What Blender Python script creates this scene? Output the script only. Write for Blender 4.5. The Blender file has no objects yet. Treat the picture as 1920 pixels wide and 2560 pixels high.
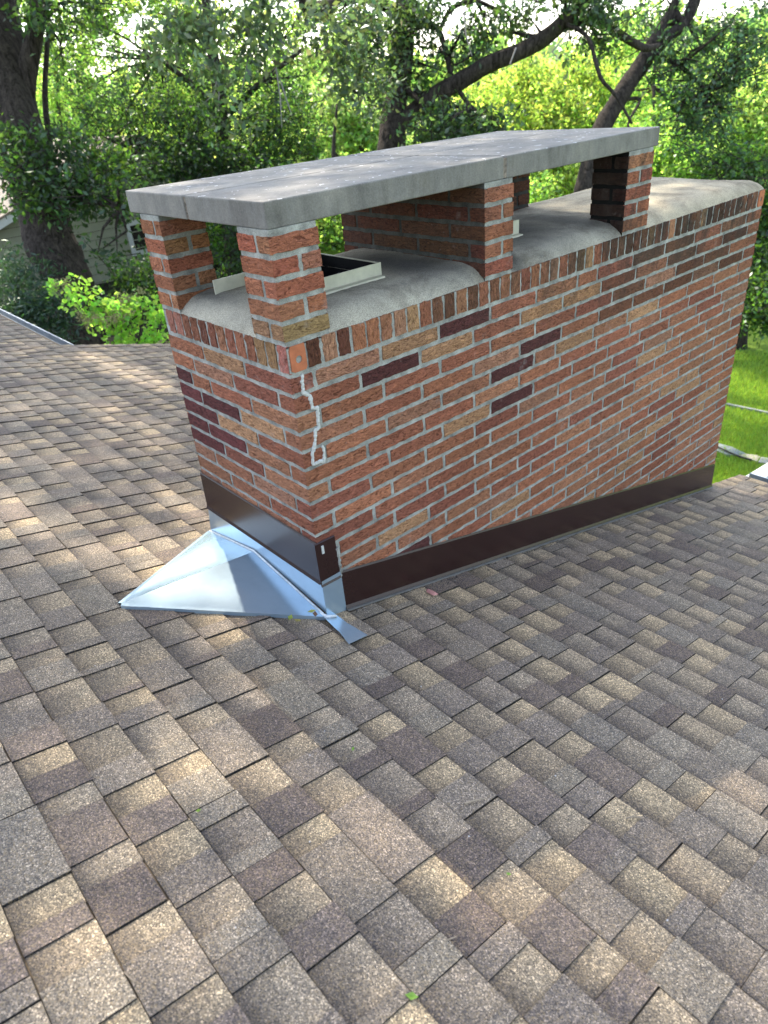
import bpy, math, random
import numpy as np
from mathutils import Matrix, Vector

scene = bpy.context.scene
col = scene.collection
random.seed(7)
rng = np.random.default_rng(11)
rad = math.radians

# ------------------------------------------------------------------ camera
FPX = 1749.16                       # focal length in pixels of the 1920 px wide picture
CAM = np.array([1.8279, -1.1500, 0.6614])
ROT = np.array([[0.665, 0.743, -0.081], [0.340, -0.398, -0.852], [-0.665, 0.539, -0.517]])
def rodr(rv):
    t = np.linalg.norm(rv); k = rv / t
    K = np.array([[0, -k[2], k[1]], [k[2], 0, -k[0]], [-k[1], k[0], 0]])
    return np.eye(3) + np.sin(t) * K + (1 - np.cos(t)) * K @ K
ROT = rodr(np.array([2.0010, 0.8401, -0.5785]))
cd = bpy.data.cameras.new("camera"); cam = bpy.data.objects.new("camera", cd); col.objects.link(cam)
cd.sensor_fit = 'HORIZONTAL'; cd.sensor_width = 36.0; cd.lens = 36.0 * FPX / 1920.0
cd.clip_start = 0.05; cd.clip_end = 600
cd.dof.use_dof = True; cd.dof.focus_distance = 2.7; cd.dof.aperture_fstop = 4.6
M = Matrix(((ROT[0][0], -ROT[1][0], -ROT[2][0], CAM[0]),
            (ROT[0][1], -ROT[1][1], -ROT[2][1], CAM[1]),
            (ROT[0][2], -ROT[1][2], -ROT[2][2], CAM[2]), (0, 0, 0, 1)))
cam.matrix_world = M
scene.camera = cam

# ------------------------------------------------------------------ light
SUN_EL = 47.0
SUN_AZ = 159.0                      # degrees from +X, counter-clockwise
S = np.array([math.cos(rad(SUN_EL)) * math.cos(rad(SUN_AZ)), math.cos(rad(SUN_EL)) * math.sin(rad(SUN_AZ)), math.sin(rad(SUN_EL))])
world = bpy.data.worlds.new("World"); scene.world = world; world.use_nodes = True
wn = world.node_tree
sky = wn.nodes.new('ShaderNodeTexSky'); sky.sky_type = 'NISHITA'; sky.sun_disc = False
sky.sun_elevation = rad(SUN_EL); sky.sun_rotation = math.atan2(S[0], S[1])
sky.air_density = 1.0; sky.dust_density = 1.6; sky.ozone_density = 1.5
hs = wn.nodes.new('ShaderNodeHueSaturation'); hs.inputs['Saturation'].default_value = 0.70
wn.links.new(sky.outputs[0], hs.inputs['Color']); wn.links.new(hs.outputs[0], wn.nodes['Background'].inputs[0])
wn.nodes['Background'].inputs[1].default_value = 0.15
sd = bpy.data.lights.new("sun", 'SUN'); sd.energy = 2.35; sd.angle = rad(0.8); sd.color = (1.0, 0.90, 0.74)
so = bpy.data.objects.new("sun", sd); col.objects.link(so)
so.rotation_euler = Vector((-S[0], -S[1], -S[2])).to_track_quat('-Z', 'Y').to_euler()
so.location = (-8, 4, 20)
scene.view_settings.view_transform = 'Standard'; scene.view_settings.look = 'None'
scene.view_settings.exposure = 2.12; scene.view_settings.gamma = 1.0
scene.render.engine = 'CYCLES'
scene.cycles.max_bounces = 6; scene.cycles.diffuse_bounces = 3; scene.cycles.glossy_bounces = 3
scene.cycles.transmission_bounces = 3; scene.cycles.transparent_max_bounces = 6
scene.cycles.caustics_reflective = False; scene.cycles.caustics_refractive = False

# ------------------------------------------------------------------ helpers
def ray(px, py):
    return ROT.T @ np.array([(px - 960) / FPX, (py - 1280) / FPX, 1.0])
def at_depth(px, py, D):            # world point seen at that place of the photograph, D metres in front
    return CAM + ray(px, py) * D
def at_z(px, py, z):
    d = ray(px, py); return CAM + d * ((z - CAM[2]) / d[2])
def at_x(px, py, x):
    d = ray(px, py); return CAM + d * ((x - CAM[0]) / d[0])

class MB:
    def __init__(s): s.v = []; s.f = []; s.c = []
    def add(s, vs, fs, c=(1, 1, 1)):
        o = len(s.v); s.v += [tuple(map(float, p)) for p in vs]
        s.f += [tuple(i + o for i in f) for f in fs]
        if len(c) and not hasattr(c[0], '__len__'): s.c += [tuple(c)] * len(vs)
        else: s.c += [tuple(q) for q in c]
    def box(s, x0, x1, y0, y1, z0, z1, c=(1, 1, 1)):
        s.add([(x0, y0, z0), (x1, y0, z0), (x1, y1, z0), (x0, y1, z0), (x0, y0, z1), (x1, y0, z1), (x1, y1, z1), (x0, y1, z1)],
              [(0, 3, 2, 1), (4, 5, 6, 7), (0, 1, 5, 4), (1, 2, 6, 5), (2, 3, 7, 6), (3, 0, 4, 7)], c)
    def hexa(s, a, b, c=(1, 1, 1)):     # a: 4 points, b: 4 points opposite
        s.add(list(a) + list(b), [(0, 3, 2, 1), (4, 5, 6, 7), (0, 1, 5, 4), (1, 2, 6, 5), (2, 3, 7, 6), (3, 0, 4, 7)], c)
    def quad(s, a, b, c2, d, c=(1, 1, 1)): s.add([a, b, c2, d], [(0, 1, 2, 3)], c)
    def tube(s, pts, rs, n=8, c=(1, 1, 1), cap=True, wob=0.0):
        pts = [np.array(p, float) for p in pts]; rings = []
        prev = None
        for i, p in enumerate(pts):
            t = pts[min(i + 1, len(pts) - 1)] - pts[max(i - 1, 0)]; t = t / (np.linalg.norm(t) + 1e-9)
            a = np.array([0, 0, 1.]) if abs(t[2]) < .9 else np.array([1., 0, 0])
            if prev is not None: a = prev
            u = a - t * (a @ t); u /= np.linalg.norm(u) + 1e-9; w = np.cross(t, u); prev = u
            rings.append([p + rs[i] * (1 + wob * math.sin(3 * 2 * math.pi * k / n + i * .7) + wob * random.uniform(-.5, .5)) *
                          (math.cos(2 * math.pi * k / n) * u + math.sin(2 * math.pi * k / n) * w) for k in range(n)])
        vs = [q for r in rings for q in r]; fs = []
        for i in range(len(pts) - 1):
            for k in range(n):
                fs.append((i * n + k, i * n + (k + 1) % n, (i + 1) * n + (k + 1) % n, (i + 1) * n + k))
        if cap:
            fs.append(tuple(range(n))[::-1]); fs.append(tuple((len(pts) - 1) * n + k for k in range(n)))
        s.add(vs, fs, c)
    def build(s, name, mat, parent=None, smooth=False, bevel=0.0, seg=2):
        me = bpy.data.meshes.new(name); me.from_pydata(s.v, [], s.f); me.update()
        at = me.color_attributes.new('Col', 'FLOAT_COLOR', 'POINT')
        a = np.ones((len(s.v), 4), np.float32); a[:, :3] = np.array(s.c, np.float32).reshape(-1, 3); at.data.foreach_set('color', a.ravel())
        return link(name, me, mat, parent, smooth, bevel, seg)

def link(name, me, mat, parent=None, smooth=False, bevel=0.0, seg=2):
    me.materials.append(mat)
    if smooth: me.polygons.foreach_set('use_smooth', [True] * len(me.polygons))
    o = bpy.data.objects.new(name, me); col.objects.link(o)
    if parent is not None: adopt(o, parent)
    if bevel > 0:
        b = o.modifiers.new('bevel', 'BEVEL'); b.width = bevel; b.segments = seg; b.limit_method = 'ANGLE'; b.angle_limit = rad(40)
    return o
def wloc(p):
    v = Vector((0, 0, 0))
    while p is not None: v += p.location; p = p.parent
    return v
def adopt(o, p):
    o.parent = p; o.matrix_parent_inverse = Matrix.Translation(-wloc0.get(p.name, Vector((0, 0, 0))))
wloc0 = {}
def thing(name, loc, label, cat, group=None):
    o = bpy.data.objects.new(name, None); col.objects.link(o); o.location = loc; o.empty_display_size = .1
    wloc0[o.name] = Vector(loc)
    o['label'] = label; o['category'] = cat
    if group: o['group'] = group
    return o
def tag(o, label, cat, group=None, kind=None):
    if label: o['label'] = label
    if cat: o['category'] = cat
    if group: o['group'] = group
    if kind: o['kind'] = kind
    return o

# ------------------------------------------------------------------ materials
def mat(name):
    m = bpy.data.materials.new(name); m.use_nodes = True
    nt = m.node_tree; b = nt.nodes['Principled BSDF']; return m, nt, b
def N(nt, t, **kw):
    n = nt.nodes.new(t)
    for k, v in kw.items(): setattr(n, k, v)
    return n
def coords(nt, scale=(1, 1, 1), rot=(0, 0, 0)):
    tc = N(nt, 'ShaderNodeTexCoord'); mp = N(nt, 'ShaderNodeMapping')
    mp.inputs['Scale'].default_value = scale; mp.inputs['Rotation'].default_value = rot
    nt.links.new(tc.outputs['Object'], mp.inputs['Vector']); return mp.outputs[0]
def noise(nt, vec, scale, detail=3, rough=.55, dist=0.0):
    n = N(nt, 'ShaderNodeTexNoise'); n.inputs['Scale'].default_value = scale; n.inputs['Detail'].default_value = detail
    n.inputs['Roughness'].default_value = rough; n.inputs['Distortion'].default_value = dist
    nt.links.new(vec, n.inputs['Vector']); return n
def ramp(nt, fac, stops):
    r = N(nt, 'ShaderNodeValToRGB'); e = r.color_ramp.elements
    while len(e) < len(stops): e.new(.5)
    for i, (p, c) in enumerate(stops): e[i].position = p; e[i].color = (*c, 1) if len(c) == 3 else c
    nt.links.new(fac, r.inputs[0]); return r.outputs[0]
def mixc(nt, fac, a, b, mode='MIX'):
    m = N(nt, 'ShaderNodeMix', data_type='RGBA', blend_type=mode)
    if isinstance(fac, (int, float)): m.inputs[0].default_value = fac
    else: nt.links.new(fac, m.inputs[0])
    for i, q in ((6, a), (7, b)):
        if isinstance(q, tuple): m.inputs[i].default_value = (*q, 1) if len(q) == 3 else q
        else: nt.links.new(q, m.inputs[i])
    return m.outputs[2]
def vcol(nt):
    a = N(nt, 'ShaderNodeVertexColor'); a.layer_name = 'Col'; return a.outputs[0]
def bump(nt, b, h, strength, dist):
    n = N(nt, 'ShaderNodeBump'); n.inputs['Strength'].default_value = strength; n.inputs['Distance'].default_value = dist
    nt.links.new(h, n.inputs['Height']); nt.links.new(n.outputs[0], b.inputs['Normal']); return n
def setb(b, rough=.8, spec=.3, metal=0.0):
    b.inputs['Roughness'].default_value = rough; b.inputs['Specular IOR Level'].default_value = spec; b.inputs['Metallic'].default_value = metal

def brick_mat(name, vertical=False):
    m, nt, b = mat(name)
    # wavy drag-texture: ridges run along the brick
    sc = (105, 105, 36) if vertical else (38, 38, 104)
    v = coords(nt, sc); n1 = noise(nt, v, 1.0, 3, .6, 1.4)
    v2 = coords(nt); n2 = noise(nt, v2, 420, 2, .6); n3 = noise(nt, v2, 9, 4, .65); n4 = noise(nt, v2, 60, 3, .6)
    c = mixc(nt, 1.0, vcol(nt), ramp(nt, n1.outputs[0], [(.34, (.40, .34, .31)), (.44, (.88, .87, .86)), (.53, (1.0, 1.0, 1.0)), (.68, (1.40, 1.38, 1.34))]), 'MULTIPLY')
    c = mixc(nt, 1.0, c, ramp(nt, n2.outputs[0], [(.3, (.72, .70, .68)), (.7, (1.2, 1.2, 1.2))]), 'MULTIPLY')
    # efflorescence
    c = mixc(nt, ramp(nt, n3.outputs[0], [(.62, (0, 0, 0)), (.80, (.40, .40, .40))]), c, (.50, .45, .42))
    c = mixc(nt, ramp(nt, n4.outputs[0], [(.66, (0, 0, 0)), (.80, (.5, .5, .5))]), c, (.42, .36, .33))
    # broad weathering and rain-borne soot towards the top of the long wall
    n5 = noise(nt, v2, 1.7, 4, .6); c = mixc(nt, 1.0, c, ramp(nt, n5.outputs[0], [(.3, (.84, .80, .78)), (.7, (1.13, 1.13, 1.12))]), 'MULTIPLY')
    n6 = noise(nt, coords(nt, (7, 7, 3)), 1.0, 5, .7); sp = N(nt, 'ShaderNodeSeparateXYZ'); nt.links.new(v2, sp.inputs[0])
    mr = N(nt, 'ShaderNodeMapRange'); mr.inputs[1].default_value = -.42; mr.inputs[2].default_value = -.05; nt.links.new(sp.outputs[2], mr.inputs[0])
    my = N(nt, 'ShaderNodeMapRange'); my.inputs[1].default_value = .4; my.inputs[2].default_value = 1.9; nt.links.new(sp.outputs[1], my.inputs[0])
    mm = N(nt, 'ShaderNodeMath', operation='MULTIPLY'); nt.links.new(mr.outputs[0], mm.inputs[0]); nt.links.new(my.outputs[0], mm.inputs[1])
    m2 = N(nt, 'ShaderNodeMath', operation='MULTIPLY'); nt.links.new(mm.outputs[0], m2.inputs[0]); nt.links.new(ramp(nt, n6.outputs[0], [(.42, (0, 0, 0)), (.62, (1, 1, 1))]), m2.inputs[1])
    c = mixc(nt, m2.outputs[0], c, (.055, .038, .028))
    nt.links.new(c, b.inputs['Base Color']); setb(b, .85, .25)
    h = mixc(nt, .22, n1.outputs[0], n2.outputs[0]); bump(nt, b, h, 1.0, .020); return m

def simple(name, base, rough=.8, spec=.3, metal=0.0, nscale=30, amt=.25, bstr=.3, bdist=.002, useattr=False, fine=0, mulattr=False):
    m, nt, b = mat(name); v = coords(nt); n = noise(nt, v, nscale, 5, .65)
    lo = tuple(1 - amt for _ in range(3)); hi = tuple(1 + amt for _ in range(3))
    src = vcol(nt) if useattr else base
    c = mixc(nt, 1.0, src, ramp(nt, n.outputs[0], [(.3, lo), (.7, hi)]), 'MULTIPLY')
    if mulattr: c = mixc(nt, 1.0, c, vcol(nt), 'MULTIPLY')
    h = n.outputs[0]
    if fine:
        f = noise(nt, v, fine, 2, .6)
        c = mixc(nt, 1.0, c, ramp(nt, f.outputs[0], [(.3, (.7, .7, .7)), (.7, (1.25, 1.25, 1.25))]), 'MULTIPLY'); h = mixc(nt, .5, h, f.outputs[0])
    nt.links.new(c, b.inputs['Base Color']); setb(b, rough, spec, metal)
    if bstr: bump(nt, b, h, bstr, bdist)
    return m

M_brick = brick_mat('brick_face'); M_brickv = brick_mat('brick_face_upright', True)
M_mortar = simple('mortar', (.30, .295, .258), .95, .15, nscale=16, amt=.48, bstr=.6, bdist=.004, fine=350, mulattr=True)
M_smooth = simple('smooth_brick', (.42, .135, .06), .7, .3, nscale=40, amt=.18, bstr=.2, bdist=.001)
M_caulk = simple('caulk', (.50, .50, .455), .6, .4, nscale=60, amt=.12, bstr=.5, bdist=.003)
M_brown = simple('brown_coated_metal', (.026, .0105, .009), .27, .38, nscale=8, amt=.15, bstr=.05, bdist=.002)
M_lip = simple('drip_edge_metal', (.13, .122, .112), .45, .5, nscale=12, amt=.15, bstr=.1)
M_galv = simple('galvanised_sheet', (.42, .54, .63), .22, .4, .66, nscale=5, amt=.09, bstr=.08, bdist=.004)  # blue of the reflected sky is mixed into the base colour
M_white = simple('white_paint', (.52, .54, .53), .5, .4, nscale=14, amt=.06, bstr=.05)
M_cream = simple('flue_metal', (.50, .475, .36), .5, .4, nscale=14, amt=.16, bstr=.1)
M_sootin = simple('soot_inside', (.012, .012, .012), .9, .1, nscale=20, amt=.3)

# concrete cap slab: grey, weathered, white spots on top
def slab_mat():
    m, nt, b = mat('cap_concrete'); v = coords(nt)
    n = noise(nt, v, 7, 6, .7); f = noise(nt, v, 260, 2, .6); s = noise(nt, v, 38, 2, .4)
    c = mixc(nt, 1.0, vcol(nt), ramp(nt, n.outputs[0], [(.28, (.66, .66, .67)), (.5, (1, 1, 1)), (.72, (1.2, 1.18, 1.14))]), 'MULTIPLY')
    c = mixc(nt, 1.0, c, ramp(nt, f.outputs[0], [(.3, (.80, .80, .80)), (.7, (1.16, 1.16, 1.16))]), 'MULTIPLY')
    g = N(nt, 'ShaderNodeNewGeometry'); sx = N(nt, 'ShaderNodeSeparateXYZ'); nt.links.new(g.outputs['Normal'], sx.inputs[0])
    up = N(nt, 'ShaderNodeMath', operation='GREATER_THAN'); up.inputs[1].default_value = .7; nt.links.new(sx.outputs[2], up.inputs[0])
    sp = N(nt, 'ShaderNodeMath', operation='GREATER_THAN'); sp.inputs[1].default_value = .70; nt.links.new(s.outputs[0], sp.inputs[0])
    mu = N(nt, 'ShaderNodeMath', operation='MULTIPLY'); nt.links.new(up.outputs[0], mu.inputs[0]); nt.links.new(sp.outputs[0], mu.inputs[1])
    c = mixc(nt, mu.outputs[0], c, (.62, .62, .62))
    st = noise(nt, coords(nt, (3.2, 3.2, .8)), 1.0, 6, .75); st2 = noise(nt, coords(nt, (16, 16, 3)), 1.0, 5, .7)
    c = mixc(nt, 1.0, c, ramp(nt, st.outputs[0], [(.32, (.74, .71, .67)), (.5, (1.0, .985, .96)), (.68, (1.16, 1.14, 1.08))]), 'MULTIPLY')
    c = mixc(nt, 1.0, c, ramp(nt, st2.outputs[0], [(.3, (.78, .77, .75)), (.6, (1.06, 1.06, 1.05))]), 'MULTIPLY')
    nt.links.new(c, b.inputs['Base Color']); setb(b, .66, .25); bump(nt, b, f.outputs[0], .35, .002); return m
M_slab = slab_mat()

def crown_mat():
    m, nt, b = mat('mortar_crown'); v = coords(nt)
    n = noise(nt, v, 4.5, 6, .7, .5); f = noise(nt, v, 300, 2, .7); n2 = noise(nt, v, 24, 4, .7)
    c = mixc(nt, 1.0, vcol(nt), ramp(nt, n.outputs[0], [(.32, (.50, .48, .45)), (.52, (.96, .95, .92)), (.72, (1.22, 1.19, 1.12))]), 'MULTIPLY')
    c = mixc(nt, 1.0, c, ramp(nt, f.outputs[0], [(.32, (.55, .55, .55)), (.68, (1.3, 1.3, 1.3))]), 'MULTIPLY')
    c = mixc(nt, ramp(nt, n2.outputs[0], [(.60, (0, 0, 0)), (.8, (.45, .45, .45))]), c, (.07, .075, .085))
    nt.links.new(c, b.inputs['Base Color']); setb(b, .92, .2); bump(nt, b, f.outputs[0], .8, .004); return m
M_crown = crown_mat()

def shingle_mat():
    m, nt, b = mat('asphalt_shingle'); v = coords(nt)
    vo = N(nt, 'ShaderNodeTexVoronoi'); vo.inputs['Scale'].default_value = 400; nt.links.new(v, vo.inputs['Vector'])
    gr = N(nt, 'ShaderNodeSeparateColor'); nt.links.new(vo.outputs['Color'], gr.inputs[0])
    n = noise(nt, v, 5, 4, .6); n2 = noise(nt, v, 45, 3, .6)
    c = mixc(nt, 1.0, vcol(nt), ramp(nt, gr.outputs[0], [(0, (.30, .29, .29)), (.5, (.92, .92, .91)), (.84, (1.42, 1.37, 1.26)), (1, (2.9, 2.8, 2.6))]), 'MULTIPLY')
    c = mixc(nt, ramp(nt, gr.outputs[1], [(.78, (0, 0, 0)), (.80, (.55, .55, .55))]), c, (.26, .19, .10))
    c = mixc(nt, ramp(nt, gr.outputs[2], [(.72, (0, 0, 0)), (.74, (.5, .5, .5))]), c, (.04, .041, .047))
    c = mixc(nt, 1.0, c, ramp(nt, n.outputs[0], [(.3, (.84, .85, .88)), (.7, (1.14, 1.12, 1.08))]), 'MULTIPLY')
    c = mixc(nt, 1.0, c, ramp(nt, n2.outputs[0], [(.3, (.86, .86, .86)), (.7, (1.13, 1.13, 1.13))]), 'MULTIPLY')
    nt.links.new(c, b.inputs['Base Color']); setb(b, .78, .35)
    h = mixc(nt, .3, gr.outputs[0], n2.outputs[0]); bump(nt, b, h, .7, .003); return m
M_shingle = shingle_mat()

def leaf_mat(name, dif, tra, fac=.5, gloss=.10):
    m, nt, b = mat(name); out = nt.nodes['Material Output']; nt.nodes.remove(b)
    c = vcol(nt)
    d = N(nt, 'ShaderNodeBsdfDiffuse'); t = N(nt, 'ShaderNodeBsdfTranslucent'); g = N(nt, 'ShaderNodeBsdfGlossy'); g.inputs['Roughness'].default_value = .38
    nt.links.new(mixc(nt, 1.0, c, dif, 'MULTIPLY'), d.inputs[0]); nt.links.new(mixc(nt, 1.0, c, tra, 'MULTIPLY'), t.inputs[0])
    mx = N(nt, 'ShaderNodeMixShader'); mx.inputs[0].default_value = fac
    nt.links.new(d.outputs[0], mx.inputs[1]); nt.links.new(t.outputs[0], mx.inputs[2])
    m2 = N(nt, 'ShaderNodeMixShader'); m2.inputs[0].default_value = gloss; g.inputs[0].default_value = (.75, .85, .8, 1)
    nt.links.new(mx.outputs[0], m2.inputs[1]); nt.links.new(g.outputs[0], m2.inputs[2]); nt.links.new(m2.outputs[0], out.inputs[0]); return m
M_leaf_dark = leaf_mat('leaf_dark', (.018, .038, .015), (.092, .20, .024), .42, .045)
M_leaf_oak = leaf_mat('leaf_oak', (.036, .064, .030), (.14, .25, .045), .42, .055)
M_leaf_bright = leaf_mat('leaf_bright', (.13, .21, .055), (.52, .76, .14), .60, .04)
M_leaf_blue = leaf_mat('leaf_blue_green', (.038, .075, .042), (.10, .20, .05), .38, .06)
M_bark = None
M_spray = leaf_mat('leaf_pale_oak', (.065, .092, .052), (.17, .26, .07), .45, .06)
def bark_mat(name, base):
    m, nt, b = mat(name); v = coords(nt, (9, 9, 1.6)); n = noise(nt, v, 1.6, 6, .7, .8); v2 = coords(nt); n2 = noise(nt, v2, 40, 3, .6)
    c = mixc(nt, 1.0, base, ramp(nt, n.outputs[0], [(.36, (.30, .29, .28)), (.55, (1, 1, 1)), (.72, (1.6, 1.55, 1.5))]), 'MULTIPLY')
    c = mixc(nt, 1.0, c, ramp(nt, n2.outputs[0], [(.3, (.8, .8, .8)), (.7, (1.2, 1.2, 1.2))]), 'MULTIPLY')
    nt.links.new(c, b.inputs['Base Color']); setb(b, .95, .15); bump(nt, b, n.outputs[0], 1.0, .06); return m
M_bark = bark_mat('bark', (.062, .050, .042))

# ------------------------------------------------------------------ setting: ground
def gz(x, y):
    # lawn level with the yard rising to the left
    t = np.clip((-x - 7.0) / 7.0, 0, 1); t = t * t * (3 - 2 * t)
    return -4.6 + 1.7 * t + .06 * np.sin(x * .31 + 1) * np.cos(y * .27)
def ground():
    xs = np.concatenate([[-400, -200, -110, -70], np.arange(-50, 30.1, 1.0), [50, 100, 200, 400]])
    ys = np.concatenate([[-400, -150, -60, -30], np.arange(-12, 60.1, 1.0), [75, 100, 150, 250, 400]])
    X, Y = np.meshgrid(xs, ys); Z = gz(X, Y); nx, ny = len(xs), len(ys)
    mb = MB(); vs = list(zip(X.ravel(), Y.ravel(), Z.ravel()))
    mb.add(vs, [(j * nx + i, j * nx + i + 1, (j + 1) * nx + i + 1, (j + 1) * nx + i) for j in range(ny - 1) for i in range(nx - 1)])
    m, nt, b = mat('lawn'); v = coords(nt); n = noise(nt, v, .6, 5, .6); f = noise(nt, v, 55, 4, .7); g = noise(nt, v, 9, 4, .6)
    c = ramp(nt, n.outputs[0], [(.3, (.14, .24, .026)), (.7, (.18, .29, .036))])
    c = mixc(nt, 1.0, c, ramp(nt, f.outputs[0], [(.3, (.55, .58, .5)), (.7, (1.35, 1.3, 1.2))]), 'MULTIPLY')
    c = mixc(nt, 1.0, c, ramp(nt, g.outputs[0], [(.3, (.8, .82, .8)), (.7, (1.15, 1.12, 1.1))]), 'MULTIPLY')
    # bare soil and leaf litter under the trees to the left
    tc = N(nt, 'ShaderNodeTexCoord'); sp = N(nt, 'ShaderNodeSeparateXYZ'); nt.links.new(tc.outputs['Object'], sp.inputs[0])
    mr = N(nt, 'ShaderNodeMapRange'); mr.inputs[1].default_value = -9; mr.inputs[2].default_value = -12; nt.links.new(sp.outputs[0], mr.inputs[0])
    mr2 = N(nt, 'ShaderNodeMapRange'); mr2.inputs[1].default_value = 11; mr2.inputs[2].default_value = 8; nt.links.new(sp.outputs[1], mr2.inputs[0])
    mm = N(nt, 'ShaderNodeMath', operation='MULTIPLY'); nt.links.new(mr.outputs[0], mm.inputs[0]); nt.links.new(mr2.outputs[0], mm.inputs[1])
    c = mixc(nt, mm.outputs[0], c, (.035, .032, .022))
    nt.links.new(c, b.inputs['Base Color']); setb(b, .9, .15); bump(nt, b, f.outputs[0], 1.0, .06)
    o = mb.build('ground', m, smooth=True); tag(o, None, None, kind='structure')
ground()

def grass():
    n = 46000
    px = rng.uniform(1740, 1990, n); py = rng.uniform(880, 1300, n)
    d = np.stack([(px - 960) / FPX, (py - 1280) / FPX, np.ones(n)], 1) @ ROT
    t = (-4.6 - CAM[2]) / d[:, 2]; P = CAM + d * t[:, None]; P[:, 2] = gz(P[:, 0], P[:, 1])
    a = rng.uniform(0, 2 * np.pi, n); h = rng.uniform(.035, .085, n); w = rng.uniform(.004, .008, n)
    side = np.stack([np.cos(a), np.sin(a), 0 * a], 1) * w[:, None]
    lean = np.stack([np.sin(a), np.cos(a * 1.7), 0 * a], 1) * (h * .4)[:, None]
    V = np.empty((n, 3, 3)); V[:, 0] = P - side; V[:, 1] = P + side; V[:, 2] = P + lean; V[:, 2, 2] += h
    c = np.repeat(rng.uniform(.7, 1.35, (n, 1)), 3, 1) * np.array([1, 1, 1.]); c[:, 0] *= rng.uniform(.8, 1.25, n)
    o = np_mesh('grass', V.reshape(-1, 3), np.repeat(c, 3, 0), 3, M_grass); tag(o, 'short green grass growing on the lawn past the roof', 'grass', kind='stuff')
def np_mesh(name, V, C, k, material, parent=None, smooth=False):
    nf = len(V) // k; me = bpy.data.meshes.new(name)
    me.vertices.add(len(V)); me.vertices.foreach_set('co', V.astype(np.float32).ravel())
    me.loops.add(nf * k); me.loops.foreach_set('vertex_index', np.arange(nf * k, dtype=np.int32))
    me.polygons.add(nf); me.polygons.foreach_set('loop_start', np.arange(0, nf * k, k, dtype=np.int32))
    try: me.polygons.foreach_set('loop_total', np.full(nf, k, dtype=np.int32))
    except Exception: pass
    me.update(calc_edges=True)
    at = me.color_attributes.new('Col', 'FLOAT_COLOR', 'POINT'); a = np.ones((len(V), 4), np.float32); a[:, :3] = C; at.data.foreach_set('color', a.ravel())
    return link(name, me, material, parent, smooth)
M_grass = leaf_mat('grass_blade', (.20, .33, .035), (.44, .66, .06), .45, .04)
grass()

# flagstones and the mow strip on the lawn
def ground_poly(pts, th=.05):
    q = []
    for (x, y) in pts:
        p = at_z(1660 + x / 6.381, 1000 + y / 6.381, -4.57); q.append(p)
    return q
M_stone = simple('flagstone', (.34, .35, .35), .85, .25, nscale=6, amt=.2, bstr=.4, bdist=.01, useattr=True, fine=90)
def slab_from(mb, q, th, c):
    n = len(q); top = [tuple(p) for p in q]; bot = [(p[0], p[1], p[2] - th) for p in q]
    mb.add(top + bot, [tuple(range(n)), tuple(range(2 * n - 1, n - 1, -1))] + [(i, i + n, (i + 1) % n + n, (i + 1) % n) for i in range(n)], c)
for pts, c, lab in [
    ([(700, 640), (850, 680), (1090, 742), (1305, 848), (1160, 874), (1010, 810), (870, 742), (700, 690)], (.19, .21, .23), 'long grey-blue flagstone lying in the lawn beside the far chimney corner'),
    ([(1172, 884), (1290, 850), (1480, 872), (1535, 902), (1488, 972), (1340, 940), (1190, 898)], (.32, .29, .23), 'cream flagstone with a dark rim between the grey flagstone and the white railing'),
    ([(1548, 904), (1660, 916), (1760, 960), (1740, 1030), (1600, 1002), (1500, 984)], (.26, .255, .24), 'short rough flagstone half hidden behind the white railing post'),
    ([(700, 705), (860, 752), (1010, 822), (1150, 886), (1000, 866), (830, 800), (700, 760)], (.22, .235, .24), 'narrow pale flagstone in front of the grey-blue one')]:
    mb = MB(); slab_from(mb, ground_poly(pts), .08, c)
    tag(mb.build('flagstone', M_stone, bevel=.008), lab, 'flagstone', 'flagstones edging the lawn')
mb = MB()
cp = [at_z(1660 + x / 6.381, 1000 + y / 6.381, -4.55) for x, y in [(840, 738), (880, 752), (960, 792), (1080, 850), (1150, 880), (1240, 912), (1400, 955)]]
mb.tube(cp, [.014] * len(cp), 6)
tag(mb.build('cable', simple('black_rubber', (.012, .012, .013), .5, .4)), 'thin black cable lying along the edge of the flagstones', 'cable')
mb = MB()
kp = [at_z(1660 + x / 6.381, 1000 + y / 6.381, -4.56) for x, y in [(700, -40), (980, 38), (1430, 132), (1660, 182), (2000, 240)]]
kq = [at_z(1660 + x / 6.381, 1000 + y / 6.381, -4.56) for x, y in [(700, -10), (980, 62), (1430, 152), (1660, 200), (2000, 256)]]
for i in range(len(kp) - 1): slab_from(mb, [kp[i], kp[i + 1], kq[i + 1], kq[i]], .06, (.22, .23, .23))
tag(mb.build('path', M_stone), None, None, kind='structure')

# ------------------------------------------------------------------ the house we stand on
RS, R0 = .262, -1.084
def zr(y): return R0 - RS * y
E_Y = .1365
RAKE_X = -5.75; EAVE_L = .97; NOTCH_X = -.03; EAVE_N = 3.30; EAVE_R = 3.95; TOP_Y = -3.6; X_R = 4.6; X_L = -10.2
house = thing('house', (-.5, 0, -4.6), 'house whose brown and grey asphalt shingle roof fills the foreground', 'house')
PAL = [[((.222, .182, .122), 4), ((.200, .166, .118), 4), ((.178, .152, .116), 3), ((.160, .136, .108), 2)],
       [((.128, .110, .093), 5), ((.080, .064, .057), 2.6), ((.142, .123, .101), 4), ((.156, .138, .110), 2), ((.108, .088, .076), 3), ((.138, .124, .104), 2)]]
PALS = [[((c[0] * 1.50, c[1] * 1.42, c[2] * 1.36), w) for c, w in P_] for P_ in PAL]
def pick(k): return random.choices([p[0] for p in PALS[k]], [p[1] for p in PALS[k]])[0]
SEEN = {-4: [.17, .36, .598, .738, .948, 1.16], -3: [-.50, -.32, -.10, .17, .35, .58, .787, .991, 1.18], -2: [-.30, -.10, -.046, .177, .42, .61, .818, 1.05], -1: [-.25, -.10, .055, .206, .40, .66, .90, 1.10]}
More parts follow.
